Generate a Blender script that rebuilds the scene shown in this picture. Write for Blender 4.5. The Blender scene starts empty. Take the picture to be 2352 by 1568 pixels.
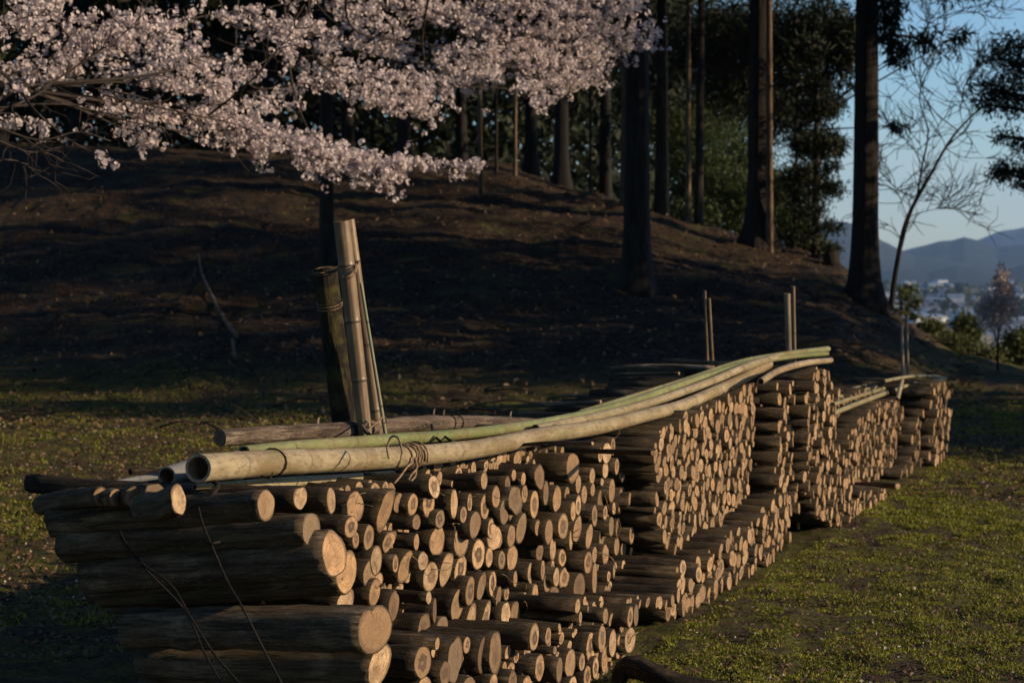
import bpy, math
import numpy as np
R = math.radians
sc = bpy.context.scene
D = bpy.data
COL = sc.collection
rng = np.random.default_rng(11)

# ------------------------------------------------------------------ camera, world, sun
K = 1.75                         # depth scale of the measured layout
F = 2614.0 * K                   # focal length in the 2352-pixel measuring frame
CAMZ = 1.5
PITCH = math.atan((784 - 590) / F)
cam = D.cameras.new("camera"); camo = D.objects.new("camera", cam); COL.objects.link(camo)
camo.location = (0, 0, CAMZ); camo.rotation_euler = (R(90) - PITCH, 0, 0)
cam.sensor_width = 36; cam.lens = 36 * F / 2352; cam.clip_start = 0.05; cam.clip_end = 40000
cam.dof.use_dof = True; cam.dof.focus_distance = 3.35 * K; cam.dof.aperture_fstop = cam.lens / 1000 / 0.0092
sc.camera = camo
SUN_EL, SUN_AZ = R(18.5), R(-14)   # azimuth measured from +X towards +Y
SUN = np.array([math.cos(SUN_EL) * math.cos(SUN_AZ), math.cos(SUN_EL) * math.sin(SUN_AZ), math.sin(SUN_EL)])
w = D.worlds.new("World"); sc.world = w; w.use_nodes = True
wn = w.node_tree; wn.nodes.clear()
sky = wn.nodes.new('ShaderNodeTexSky'); sky.sky_type = 'NISHITA'; sky.sun_disc = False
sky.sun_elevation = SUN_EL; sky.sun_rotation = R(90) - SUN_AZ
sky.air_density = 1.0; sky.dust_density = 0.15; sky.ozone_density = 4.0
bg = wn.nodes.new('ShaderNodeBackground'); bg.inputs[1].default_value = 0.125
wo = wn.nodes.new('ShaderNodeOutputWorld')
# thin pale cloud low over the horizon, laid into the sky by direction
tcw = wn.nodes.new('ShaderNodeTexCoord'); mpw = wn.nodes.new('ShaderNodeMapping'); mpw.inputs['Scale'].default_value = (3, 3, 16)
nzw = wn.nodes.new('ShaderNodeTexNoise'); nzw.inputs['Scale'].default_value = 2.2; nzw.inputs['Detail'].default_value = 6; nzw.inputs['Roughness'].default_value = .6
mrn = wn.nodes.new('ShaderNodeMapRange'); mrn.inputs[1].default_value = .40; mrn.inputs[2].default_value = .62
sxw = wn.nodes.new('ShaderNodeSeparateXYZ'); mrz = wn.nodes.new('ShaderNodeMapRange'); mrz.inputs[1].default_value = .01; mrz.inputs[2].default_value = .075; mrz.inputs[3].default_value = .62; mrz.inputs[4].default_value = 0.
mlw = wn.nodes.new('ShaderNodeMath'); mlw.operation = 'MULTIPLY'
tnt = wn.nodes.new('ShaderNodeMix'); tnt.data_type = 'RGBA'; tnt.blend_type = 'MULTIPLY'; tnt.inputs[0].default_value = 1; tnt.inputs[7].default_value = (.91, .99, 1.06, 1)
mxw = wn.nodes.new('ShaderNodeMix'); mxw.data_type = 'RGBA'; mxw.inputs[7].default_value = (4.3, 4.55, 4.7, 1)
L_ = wn.links.new
L_(tcw.outputs['Generated'], mpw.inputs[0]); L_(mpw.outputs[0], nzw.inputs['Vector']); L_(nzw.outputs[0], mrn.inputs[0]); L_(tcw.outputs['Generated'], sxw.inputs[0]); L_(sxw.outputs[2], mrz.inputs[0])
L_(mrn.outputs[0], mlw.inputs[0]); L_(mrz.outputs[0], mlw.inputs[1]); L_(sky.outputs[0], tnt.inputs[6]); L_(tnt.outputs[2], mxw.inputs[6]); L_(mlw.outputs[0], mxw.inputs[0]); L_(mxw.outputs[2], bg.inputs[0])
wn.links.new(bg.outputs[0], wo.inputs[0])
sl = D.lights.new("sun", 'SUN'); sl.energy = 5.0; sl.angle = R(0.5); sl.color = (1.0, 0.76, 0.49)
so = D.objects.new("sun", sl); COL.objects.link(so)
so.rotation_euler = (R(90) - SUN_EL, 0, R(90) + SUN_AZ)
so.location = (20, -10, 20)
sc.view_settings.view_transform = 'Standard'; sc.view_settings.look = 'None'
sc.view_settings.exposure = 0.22; sc.view_settings.gamma = 1.0
sc.cycles.max_bounces = 5; sc.cycles.diffuse_bounces = 3; sc.cycles.volume_bounces = 0
sc.cycles.use_denoising = True; sc.cycles.transparent_max_bounces = 4

# ------------------------------------------------------------------ projection helpers
CS, SN = math.cos(PITCH), math.sin(PITCH)
def ray(px, py):
    a = (px - 1176) / F; b = -(py - 784) / F
    d = np.array([a, b * SN + CS, b * CS - SN]); return d / d[1]
def Pr(px, py, Y): return np.array([0, 0, CAMZ]) + ray(px, py) * Y
def P(px, py, Y): return Pr(px, py, Y * K)
PA = math.atan(math.tan(R(33.5)) / K); SK = math.hypot(.552, .834 * K)
SD = np.array([math.sin(PA), math.cos(PA), 0.])     # along the pile
TN = np.array([math.cos(PA), -math.sin(PA), 0.])    # out of the pile face
UP = np.array([0, 0, 1.])
P0 = np.array([-0.46, 2.87 * K, 0.])
def PT(px, py, t):
    d = ray(px, py); c = np.array([0, 0, CAMZ])
    k = (t - (c - P0) @ TN) / (d @ TN); return c + d * k
def C2(x, y): return (643 + x * .41427, 918.75 + y * .41427)
def C1(x, y): return (x * .41427, 918.75 + y * .41427)
def C3(x, y): return (1102.5 + x * .41427, 781 + y * .41427)
def C4(x, y): return (1562 + x * .3967, 643 + y * .3967)

# ------------------------------------------------------------------ terrain height
_px = [-1200, 0, 600, 1100, 1430, 1600, 1780, 1930, 2000, 2100, 2200, 2352, 2700]
_sy = [300, 335, 365, 395, 470, 520, 565, 603, 690, 745, 815, 850, 880]
_Yr = [25, 24, 23, 22, 20.5, 20, 19.5, 18.5, 17, 17, 17, 17, 17]
_Yt = [13, 12, 11, 10.6, 10.2, 10, 9.8, 10, 10.5, 11, 12, 13, 13]
_zr = [CAMZ + (590 - s) / F * y * K for s, y in zip(_sy, _Yr)]
def vnoise(x, y, seed=0):
    xi = np.floor(x).astype(np.int64); yi = np.floor(y).astype(np.int64); fx = x - xi; fy = y - yi
    fx = fx * fx * (3 - 2 * fx); fy = fy * fy * (3 - 2 * fy)
    def h(a, b):
        n = (a * 374761393 + b * 668265263 + seed * 982451653) & 0x7fffffff
        n = (n ^ (n >> 13)) * 1274126177 & 0x7fffffff
        return ((n ^ (n >> 16)) & 0xffff) / 65535.
    return (h(xi, yi) * (1 - fx) + h(xi + 1, yi) * fx) * (1 - fy) + (h(xi, yi + 1) * (1 - fx) + h(xi + 1, yi + 1) * fx) * fy
def fbm(x, y, o=4, seed=0):
    s = 0; a = 1; t = 0
    for i in range(o): s = s + a * vnoise(x * 2**i, y * 2**i, seed + i); t += a; a *= .5
    return s / t - .5
def H(x, y):
    x = np.asarray(x, float); y = np.asarray(y, float)
    yw = y; y = y / K
    px = np.clip(1176 + F / K * x / np.maximum(y, 3.0), -1200, 2700)
    yr = np.interp(px, _px, _Yr); yt = np.interp(px, _px, _Yt); zr = np.interp(px, _px, _zr)
    t = np.clip((y - yt) / (yr - yt), 0, 1)
    z = zr * (0.65 * t ** 1.15 + 0.35 * t * t * (3 - 2 * t))
    back = np.maximum(y - yr, 0)
    left = np.clip((1500 - px) / 350, 0, 1)
    z = z + left * np.minimum(back, 40) * .10
    rt = np.clip((px - 1560) / 300, 0, 1)
    drop = np.minimum(np.maximum(back - .3, 0) * .42, 40)
    z = z - rt * drop - (1 - rt) * np.maximum(np.minimum((back - 70) * .3, 90), 0)
    amp = np.clip((y - yt + 1.5) / 5, 0, 1) * .62 + .05
    near = (np.hypot(x, y) < 80)
    z = z + near * amp * (fbm(x * .9, yw * .9, 4, 3) * .5 + fbm(x * 5, yw * 5, 3, 9) * .10)
    z = z + near * .06 * fbm(x * 6, yw * 6, 3, 21)
    return z
def HF(x, y): return float(H(np.array([x]), np.array([y]))[0])
def ground_at(px, py, Y0=6., Y1=110.):
    Y = Y0 * K; d = ray(px, py)
    while Y < Y1:
        if CAMZ + d[2] * Y <= HF(d[0] * Y, Y): break
        Y += .05
    if Y > 26 * K + 2: return ground_at(px, py + 4, Y0, Y1)
    return np.array([d[0] * Y, Y, HF(d[0] * Y, Y)])

# ------------------------------------------------------------------ mesh building
class MB:
    def __init__(s): s.v = []; s.f = []; s.tc = []; s.ti = []; s.n = 0; s.mi = []
    def add(s, V, Fs, tc=None, ti=None, mi=0):
        V = np.asarray(V, float).reshape(-1, 3); n = len(V)
        s.v.append(V)
        for f in Fs:
            f = np.asarray(f, np.int64)
            if f.size: s.f.append(f + s.n); s.mi.append(np.full(len(f), mi))
        s.tc.append(V if tc is None else np.asarray(tc, float))
        ti = (1, 0, 0, 0) if ti is None else ti
        ti = np.asarray(ti, float)
        s.ti.append(np.tile(ti, (n, 1)) if ti.ndim == 1 else ti)
        s.n += n
    def build(s, name, mats, parent=None, loc=(0, 0, 0), smooth=True):
        me = D.meshes.new(name)
        V = np.concatenate(s.v) - np.asarray(loc, float)
        me.vertices.add(len(V)); me.vertices.foreach_set('co', V.astype(np.float32).ravel())
        lens = np.concatenate([np.full(len(f), f.shape[1]) for f in s.f])
        idx = np.concatenate([f.ravel() for f in s.f])
        me.loops.add(len(idx)); me.loops.foreach_set('vertex_index', idx.astype(np.int32))
        me.polygons.add(len(lens)); st = np.concatenate([[0], np.cumsum(lens)[:-1]])
        me.polygons.foreach_set('loop_start', st.astype(np.int32))
        me.polygons.foreach_set('use_smooth', np.full(len(lens), smooth))
        if not isinstance(mats, (list, tuple)): mats = [mats]
        for m in mats: me.materials.append(m)
        if len(mats) > 1: me.polygons.foreach_set('material_index', np.concatenate(s.mi).astype(np.int32))
        a = me.attributes.new('tc', 'FLOAT_VECTOR', 'POINT'); a.data.foreach_set('vector', np.concatenate(s.tc).astype(np.float32).ravel())
        a = me.attributes.new('tint', 'FLOAT_COLOR', 'POINT'); a.data.foreach_set('color', np.concatenate(s.ti).astype(np.float32).ravel())
        me.update(calc_edges=True)
        o = D.objects.new(name, me); COL.objects.link(o)
        if parent is not None: o.parent = parent
        else: o.location = loc
        return o
def tag(o, label=None, cat=None, group=None, kind=None):
    if label: o['label'] = label
    if cat: o['category'] = cat
    if group: o['group'] = group
    if kind: o['kind'] = kind
    return o
def empty(name, loc, label, cat, group=None):
    e = D.objects.new(name, None); e.location = tuple(loc); e.empty_display_size = .1; COL.objects.link(e)
    return tag(e, label, cat, group)
def unit(v): v = np.asarray(v, float); return v / np.linalg.norm(v)
def frames(path):
    path = np.asarray(path, float); T = np.gradient(path, axis=0); T /= np.linalg.norm(T, axis=1)[:, None]
    u = np.cross(T[0], UP);
    if np.linalg.norm(u) < .1: u = np.cross(T[0], [0, 1, 0])
    u = unit(u); U = []
    for t in T:
        u = unit(u - t * (u @ t)); U.append(u)
    U = np.array(U); return T, U, np.cross(T, U)
def ringfaces(K, n):
    i = np.arange(K - 1)[:, None] * n; j = np.arange(n)[None, :]; k = (j + 1) % n
    return np.stack([i + j, i + k, i + n + k, i + n + j], -1).reshape(-1, 4)
def tube(mb, path, rad, seg=8, ti=None, cap=True, rn=0., mi=0, outline=None):
    path = np.asarray(path, float); K = len(path); rad = np.broadcast_to(np.asarray(rad, float), (K,))
    T, U, W = frames(path); th = np.linspace(0, 2 * np.pi, seg, endpoint=False)
    m = np.ones((K, seg)) * (1 if outline is None else outline)
    if rn: m = m * (1 + rn * rng.standard_normal((K, seg)))
    rr = rad[:, None] * m
    V = path[:, None, :] + rr[..., None] * (np.cos(th)[None, :, None] * U[:, None, :] + np.sin(th)[None, :, None] * W[:, None, :])
    s = np.concatenate([[0], np.cumsum(np.linalg.norm(np.diff(path, axis=0), axis=1))])
    tc = np.stack([rr * np.cos(th), rr * np.sin(th), np.tile(s[:, None], (1, seg))], -1) + rng.random(3) * 7
    Fs = [ringfaces(K, seg)]
    V = V.reshape(-1, 3); tc = tc.reshape(-1, 3)
    if ti is not None and np.ndim(ti) == 2: ti = np.repeat(np.asarray(ti, float), seg, 0)
    if cap:
        n = len(V); V = np.vstack([V, path[0], path[-1]]); tc = np.vstack([tc, tc[0], tc[-1]])
        j = np.arange(seg); k = (j + 1) % seg
        Fs += [np.stack([np.full(seg, n), k, j], -1), np.stack([np.full(seg, n + 1), (K - 1) * seg + j, (K - 1) * seg + k], -1)]
        if ti is not None and np.ndim(ti) == 2: ti = np.vstack([ti, ti[0], ti[-1]])
    mb.add(V, Fs, tc, ti, mi)
def smooth_path(pts, n):
    pts = np.asarray(pts, float); K = len(pts)
    if K < 3: return np.array([pts[0] + (pts[-1] - pts[0]) * t for t in np.linspace(0, 1, n)])
    s = np.concatenate([[0], np.cumsum(np.linalg.norm(np.diff(pts, axis=0), axis=1))])
    q = np.linspace(0, s[-1], n); out = []
    m = np.gradient(pts, s, axis=0)
    for x in q:
        i = min(np.searchsorted(s, x, 'right') - 1, K - 2); h = s[i + 1] - s[i]; t = (x - s[i]) / h
        out.append((2*t**3-3*t**2+1)*pts[i] + (t**3-2*t**2+t)*h*m[i] + (-2*t**3+3*t**2)*pts[i+1] + (t**3-t**2)*h*m[i+1])
    return np.array(out)
def leaves(mb, C, size, elong=.4, droop=0., flat=0., cup=0.0, ti=None):
    C = np.asarray(C, float); n = len(C)
    if n == 0: return
    d = rng.standard_normal((n, 3)); d[:, 2] = d[:, 2] * (1 - flat) - droop
    d /= np.linalg.norm(d, axis=1)[:, None]
    q = rng.standard_normal((n, 3)); q[:, 2] *= (1 - flat)
    q -= d * (q * d).sum(1)[:, None]; q /= np.linalg.norm(q, axis=1)[:, None]
    s = (size * rng.uniform(.6, 1.3, n))[:, None]
    nn = np.cross(d, q) * s * cup
    V = np.stack([C, C + d * s * .5 + q * s * elong * .5 + nn, C + d * s, C + d * s * .5 - q * s * elong * .5 + nn], 1).reshape(-1, 3)
    t = np.repeat(rng.random((n, 4)), 4, 0) if ti is None else ti
    mb.add(V, [np.arange(4 * n).reshape(-1, 4)], None, t)

# ------------------------------------------------------------------ materials
class NT:
    def __init__(s, name):
        s.m = D.materials.new(name); s.m.use_nodes = True; s.t = s.m.node_tree; s.t.nodes.clear()
        s.out = s.t.nodes.new('ShaderNodeOutputMaterial')
        s.p = s.t.nodes.new('ShaderNodeBsdfPrincipled'); s.t.links.new(s.p.outputs[0], s.out.inputs[0])
        s.p.inputs['Roughness'].default_value = .85; s.p.inputs['Specular IOR Level'].default_value = .25
    def put(s, n, k, v):
        i = n.inputs[k]
        if isinstance(v, bpy.types.NodeSocket): s.t.links.new(v, i)
        else:
            if isinstance(v, tuple) and len(v) == 3 and i.type == 'RGBA': v = v + (1,)
            i.default_value = v
    def attr(s, n): a = s.t.nodes.new('ShaderNodeAttribute'); a.attribute_name = n; return a
    def tc(s): return s.attr('tc').outputs['Vector']
    def tint(s): x = s.t.nodes.new('ShaderNodeSeparateColor'); a = s.attr('tint'); s.t.links.new(a.outputs['Color'], x.inputs[0]); return x.outputs[0], x.outputs[1], x.outputs[2], a.outputs['Alpha']
    def obj(s): return s.t.nodes.new('ShaderNodeTexCoord').outputs['Object']
    def xyz(s, v): x = s.t.nodes.new('ShaderNodeSeparateXYZ'); s.put(x, 0, v); return x.outputs
    def comb(s, a, b, c): x = s.t.nodes.new('ShaderNodeCombineXYZ'); s.put(x, 0, a); s.put(x, 1, b); s.put(x, 2, c); return x.outputs[0]
    def map(s, v, sc=(1, 1, 1), loc=(0, 0, 0)):
        m = s.t.nodes.new('ShaderNodeMapping'); s.put(m, 0, v); m.inputs['Scale'].default_value = sc; m.inputs['Location'].default_value = loc; return m.outputs[0]
    def noise(s, v, scale=5, detail=4, rough=.6, dist=0.):
        n = s.t.nodes.new('ShaderNodeTexNoise'); s.put(n, 'Vector', v); s.put(n, 'Scale', scale); s.put(n, 'Detail', detail); s.put(n, 'Roughness', rough); s.put(n, 'Distortion', dist); return n.outputs[0]
    def vor(s, v, scale=5, feat='DISTANCE_TO_EDGE'):
        n = s.t.nodes.new('ShaderNodeTexVoronoi'); n.feature = feat; s.put(n, 'Vector', v); s.put(n, 'Scale', scale); return n.outputs['Distance']
    def mr(s, v, a, b, c=0., d=1.):
        n = s.t.nodes.new('ShaderNodeMapRange'); s.put(n, 0, v); s.put(n, 1, a); s.put(n, 2, b); s.put(n, 3, c); s.put(n, 4, d); return n.outputs[0]
    def math(s, op, a, b=0.):
        n = s.t.nodes.new('ShaderNodeMath'); n.operation = op; s.put(n, 0, a); s.put(n, 1, b); return n.outputs[0]
    def mix(s, f, a, b, mode='MIX'):
        n = s.t.nodes.new('ShaderNodeMix'); n.data_type = 'RGBA'; n.blend_type = mode
        for k, v in ((0, f), (6, a), (7, b)): s.put(n, k, v)
        return n.outputs[2]
    def bump(s, h, st=.5, dist=.01):
        b = s.t.nodes.new('ShaderNodeBump'); s.put(b, 'Height', h); b.inputs['Strength'].default_value = st; b.inputs['Distance'].default_value = dist; s.t.links.new(b.outputs[0], s.p.inputs['Normal'])
    def base(s, c): s.put(s.p, 'Base Color', c)

def mat_cutwood():
    n = NT('cut_wood'); tc = n.tc(); r, g, b, a = n.tint(); X = n.xyz(tc)
    warp = n.noise(tc, 2.2, 2); d = n.math('SQRT', n.math('ADD', n.math('MULTIPLY', X[0], X[0]), n.math('MULTIPLY', X[1], X[1])))
    dw = n.math('ADD', d, n.mr(warp, .3, .7, -.12, .12))
    c = n.mix(g, (.74, .53, .32), (.60, .33, .145)); c = n.mix(a, c, (.24, .145, .075)); c = n.mix(n.mr(g, .8, 1.), c, (.27, .20, .13))
    c = n.mix(n.mr(n.noise(tc, 1.3, 4), .38, .62), c, n.mix(.75, c, (.24, .15, .08)))
    rings = n.math('SINE', n.math('MULTIPLY', dw, 30.)); c = n.mix(n.mr(rings, -.2, 1., 0, .38), c, (.20, .12, .06))
    core = n.math('MULTIPLY', b, n.mr(dw, .46, .56, 1, 0)); c = n.mix(core, c, (.09, .055, .035))
    lc = n.math('MULTIPLY', n.math('MULTIPLY', b, n.mr(dw, .1, .2, 1, 0)), .6); c = n.mix(lc, c, (.35, .25, .15))
    c = n.mix(n.mr(d, .86, .97, 0, .75), c, (.12, .07, .04))
    ang = n.math('ARCTAN2', X[1], X[0])
    crk = n.vor(n.comb(n.math('MULTIPLY', ang, 1.6), n.math('MULTIPLY', d, .35), X[2]), 1.7)
    ck = n.math('MULTIPLY', n.mr(crk, .0, .06, 1, 0), n.mr(n.noise(tc, 1.8, 2), .5, .6)); c = n.mix(n.math('MULTIPLY', ck, n.mr(d, .95, .5, .2, 1)), c, (.04, .025, .015))
    st = n.noise(n.map(tc, (3, 14, 1)), 3, 4); c = n.mix(n.mr(st, .42, .7, 0, .65), c, (.17, .115, .068))
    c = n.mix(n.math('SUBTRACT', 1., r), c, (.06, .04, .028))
    n.base(c); n.bump(n.math('SUBTRACT', n.noise(tc, 9, 4), n.math('MULTIPLY', ck, .8)), .5, .003); n.p.inputs['Roughness'].default_value = .75
    return n.m
def mat_bark(name='bark', dark=(.007, .005, .003), mid=(.040, .027, .015), light=(.17, .122, .078), moss=0.0, scale=1.):
    n = NT(name); tc = n.tc(); r, g, b, a = n.tint()
    lo = n.noise(n.map(tc, (55 * scale, 55 * scale, 6 * scale)), 1., 6, .75); hi = n.noise(n.map(tc, (220 * scale, 220 * scale, 30 * scale)), 1., 4, .7)
    pt = n.noise(tc, 9 * scale, 3)
    c = n.mix(n.mr(lo, .4, .58), dark, mid); c = n.mix(n.math('MULTIPLY', n.mr(pt, .50, .68, 0, 1.), n.mr(lo, .44, .6, .0, 1.)), c, light)
    c = n.mix(n.mr(hi, .5, .7, 0, .7), c, dark)
    spk = n.vor(n.map(tc, (1, 1, 1)), 85 * scale, 'F1'); c = n.mix(n.mr(spk, .25, .12, 0, .35), c, light)
    if moss: c = n.mix(n.mr(n.noise(tc, 14 * scale, 5), .5, .62, 0, moss), c, (.085, .07, .014))
    c = n.mix(n.math('MULTIPLY', g, .5), c, (.085, .058, .018))
    n.base(c); n.bump(n.math('ADD', lo, n.math('MULTIPLY', hi, .5)), 1., .011 / scale)
    n.p.inputs['Roughness'].default_value = .8
    return n.m
def mat_bamboo(name='bamboo_skin', d1=(.44, .345, .22), d2=(.25, .18, .11)):
    n = NT(name); tc = n.tc(); r, g, b, a = n.tint()
    dry = n.mix(n.mr(n.noise(n.map(tc, (14, 14, 6)), 1., 5), .35, .65), d1, d2)
    grn = n.mix(n.mr(n.noise(n.map(tc, (10, 10, 2.5)), 1., 4), .35, .65), (.13, .165, .05), (.25, .26, .12))
    c = n.mix(r, dry, grn)
    c = n.mix(n.mr(n.noise(n.map(tc, (90, 90, 30)), 1., 5, .7), .5, .64, 0, .75), c, (.12, .09, .055)); c = n.mix(n.mr(n.noise(n.map(tc, (9, 9, 5)), 1., 3), .5, .66, 0, .6), c, (.19, .13, .06))
    c = n.mix(n.mr(n.noise(tc, 7, 4), .55, .7, 0, .55), c, (.16, .155, .06))
    c = n.mix(n.mr(n.noise(n.map(tc, (110, 110, 2.2)), 1., 3), .48, .6, 0, g), c, (.10, .065, .04))
    c = n.mix(a, c, (.14, .16, .17))
    c = n.mix(n.math('MULTIPLY', b, .8), c, (.06, .045, .03))
    n.base(c); n.bump(n.math('ADD', n.noise(n.map(tc, (120, 120, 12)), 1., 3), n.math('MULTIPLY', b, -.5)), .25, .002)
    n.p.inputs['Roughness'].default_value = .42; n.p.inputs['Specular IOR Level'].default_value = .4
    return n.m
def mat_simple(name, c1, c2, scale=20, rough=.85, bump=.3, dist=.004, transl=0.):
    n = NT(name); tc = n.tc(); r, g, b, a = n.tint()
    c = n.mix(n.mr(n.noise(tc, scale, 4), .35, .65), c1, c2)
    n.base(c); n.p.inputs['Roughness'].default_value = rough
    if bump: n.bump(n.noise(tc, scale * 2, 4), bump, dist)
    return n.m
def mat_leaf(name, c1, c2, transl=.35, rough=.6):
    n = NT(name); r, g, b, a = n.tint(); c = n.mix(r, c1, c2); n.base(c); n.p.inputs['Roughness'].default_value = rough
    tr = n.t.nodes.new('ShaderNodeBsdfTranslucent'); n.t.links.new(c, tr.inputs[0])
    mx = n.t.nodes.new('ShaderNodeMixShader'); mx.inputs[0].default_value = transl
    n.t.links.new(n.p.outputs[0], mx.inputs[1]); n.t.links.new(tr.outputs[0], mx.inputs[2]); n.t.links.new(mx.outputs[0], n.out.inputs[0])
    return n.m
def mat_ground():
    n = NT('ground_cover'); o = n.obj(); X = n.xyz(o)
    big = n.noise(o, .9, 4); mid = n.noise(o, 6, 5, .7); fine = n.noise(o, 45, 4, .7)
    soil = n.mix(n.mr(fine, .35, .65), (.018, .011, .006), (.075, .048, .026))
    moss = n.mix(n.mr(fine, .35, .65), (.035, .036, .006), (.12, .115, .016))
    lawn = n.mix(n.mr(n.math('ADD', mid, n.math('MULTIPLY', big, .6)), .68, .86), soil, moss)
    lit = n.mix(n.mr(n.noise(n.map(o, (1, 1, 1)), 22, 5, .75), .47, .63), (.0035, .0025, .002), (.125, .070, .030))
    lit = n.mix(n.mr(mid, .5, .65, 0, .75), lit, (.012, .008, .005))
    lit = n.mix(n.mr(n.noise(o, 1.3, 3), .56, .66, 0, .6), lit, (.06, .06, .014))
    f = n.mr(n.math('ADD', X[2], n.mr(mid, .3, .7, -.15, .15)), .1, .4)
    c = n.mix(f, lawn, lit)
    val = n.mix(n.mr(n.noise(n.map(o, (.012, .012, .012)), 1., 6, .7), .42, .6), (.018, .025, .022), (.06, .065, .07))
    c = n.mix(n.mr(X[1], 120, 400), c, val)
    n.base(c); n.bump(n.math('ADD', fine, mid), .9, .03); n.p.inputs['Roughness'].default_value = .95
    return n.m
M = dict(cut=mat_cutwood(), greybark=mat_bark('weathered_grey_bark', (.030, .022, .014), (.13, .095, .058), (.26, .20, .13)), bark=mat_bark(), bamboo=mat_bamboo(), oldbamboo=mat_bamboo('weathered_bamboo', (.30, .205, .115), (.13, .08, .042)), ground=mat_ground(),
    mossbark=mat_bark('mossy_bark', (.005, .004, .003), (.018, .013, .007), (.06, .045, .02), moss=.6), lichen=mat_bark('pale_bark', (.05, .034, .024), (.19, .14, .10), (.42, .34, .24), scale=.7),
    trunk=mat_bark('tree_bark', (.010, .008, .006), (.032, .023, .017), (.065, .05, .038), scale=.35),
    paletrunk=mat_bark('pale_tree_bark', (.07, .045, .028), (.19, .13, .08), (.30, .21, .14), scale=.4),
    rope=mat_simple('vine_fibre', (.10, .06, .035), (.30, .21, .12), 60),
    darkrope=mat_simple('dark_twine', (.006, .005, .004), (.022, .015, .010), 60),
    hollow=mat_simple('bamboo_inside', (.26, .16, .09), (.12, .07, .04), 30),
    rim=mat_simple('bamboo_cut_rim', (.36, .29, .19), (.20, .155, .10), 60),
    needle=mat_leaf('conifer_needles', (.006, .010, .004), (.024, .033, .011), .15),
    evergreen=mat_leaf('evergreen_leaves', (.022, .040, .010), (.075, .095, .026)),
    blossom=mat_leaf('blossom_petals', (.54, .44, .44), (.76, .67, .64), .3), darktwig=mat_bark('dark_twig_bark', (.006, .005, .005), (.012, .010, .009), (.02, .017, .015)),
    twig=mat_bark('twig_bark', (.015, .011, .009), (.05, .036, .03), (.11, .085, .07)),
    grass=mat_leaf('moss_blades', (.07, .078, .009), (.34, .34, .045), .35),
    litter=mat_leaf('dead_leaves', (.03, .018, .009), (.24, .15, .08), .2),
    petal=mat_leaf('fallen_petals', (.30, .25, .20), (.62, .54, .46), .2),
    hill=mat_simple('distant_forest', (.012, .022, .020), (.035, .045, .035), .004, bump=0), farwood=mat_leaf('far_wood_leaves', (.015, .026, .014), (.045, .055, .025)),
    bushy=mat_leaf('olive_leaves', (.045, .06, .014), (.11, .115, .036)))

# ------------------------------------------------------------------ ground sheet
def build_ground():
    az = np.concatenate([np.linspace(-180, -18, 44, endpoint=False), np.linspace(-18, 18, 300, endpoint=False), np.linspace(18, 180, 44, endpoint=False)])
    r = np.concatenate([np.linspace(.4, 5, 16, endpoint=False), np.linspace(5, 21, 210, endpoint=False), np.linspace(21, 50, 190, endpoint=False), np.geomspace(50, 9500, 60)])
    A, Rr = np.meshgrid(np.radians(az), r, indexing='ij'); X = np.sin(A) * Rr; Y = np.cos(A) * Rr
    Z = H(X, Y); n, m = A.shape
    i = np.arange(n)[:, None]; j = np.arange(m - 1)[None, :]; k = (i + 1) % n
    f = np.stack([i * m + j, i * m + j + 1, k * m + j + 1, k * m + j], -1).reshape(-1, 4)
    mb = MB(); V = np.stack([X, Y, Z], -1).reshape(-1, 3)
    c = len(V); V = np.vstack([V, [0, 0, HF(0, 0)]])
    ii = np.arange(n); tri = np.stack([np.full(n, c), ii * m, ((ii + 1) % n) * m], -1)
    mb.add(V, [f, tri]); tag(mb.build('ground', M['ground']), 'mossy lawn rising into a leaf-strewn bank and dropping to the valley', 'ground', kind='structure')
build_ground()
def hill(name, label, prof, Rc, wd, base=-40, seed=0):
    px = np.linspace(prof[0][0], prof[-1][0], 240); sy = np.interp(px, [p[0] for p in prof], [p[1] for p in prof])
    sy = sy + fbm(px * .012, px * 0 + seed, 3, seed) * 9
    q = np.linspace(-1, 1, 40); rows = []
    for x, s in zip(px, sy):
        d = ray(x, s); Y = Rc + q * wd; top = CAMZ + d[2] * Rc
        z = base + (top - base) * np.cos(q * np.pi / 2) ** 1.3 * (1 + .45 * fbm(Y * .0022, d[0] * Y * .0022 + 0 * q, 4, seed + 5) * np.clip(np.abs(q) * 5, 0, 1))
        rows.append(np.stack([d[0] * Y, Y, z], -1))
    V = np.array(rows); n, m = V.shape[:2]; i = np.arange(n - 1)[:, None]; j = np.arange(m - 1)[None]
    f = np.stack([i * m + j, (i + 1) * m + j, (i + 1) * m + j + 1, i * m + j + 1], -1).reshape(-1, 4)
    mb = MB(); mb.add(V.reshape(-1, 3), [f]); tag(mb.build(name, M['hill']), label, 'hill', kind='structure')
hill('hill', 'wooded hill in haze seen between the dark trunks', [(1300, 560), (1700, 545), (1850, 520), (1930, 505), (1970, 515), (2030, 552), (2100, 585), (2250, 615)], 4200, 1100, seed=2)
hill('hills', 'blue wooded hills behind the hazy town', [(1950, 600), (2050, 580), (2100, 567), (2150, 556), (2180, 553), (2215, 543), (2250, 552), (2290, 568), (2352, 564), (2550, 540)], 5200, 1400, seed=4)
hill('foothills', 'low dark foothills at the edge of the town', [(1950, 640), (2060, 622), (2130, 628), (2200, 612), (2300, 622), (2352, 605), (2550, 600)], 3300, 450, seed=6)
hill('mountain', 'pale far mountain at the right edge', [(2120, 600), (2200, 568), (2240, 553), (2300, 532), (2352, 522), (2550, 490)], 8000, 900, seed=8)

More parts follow.
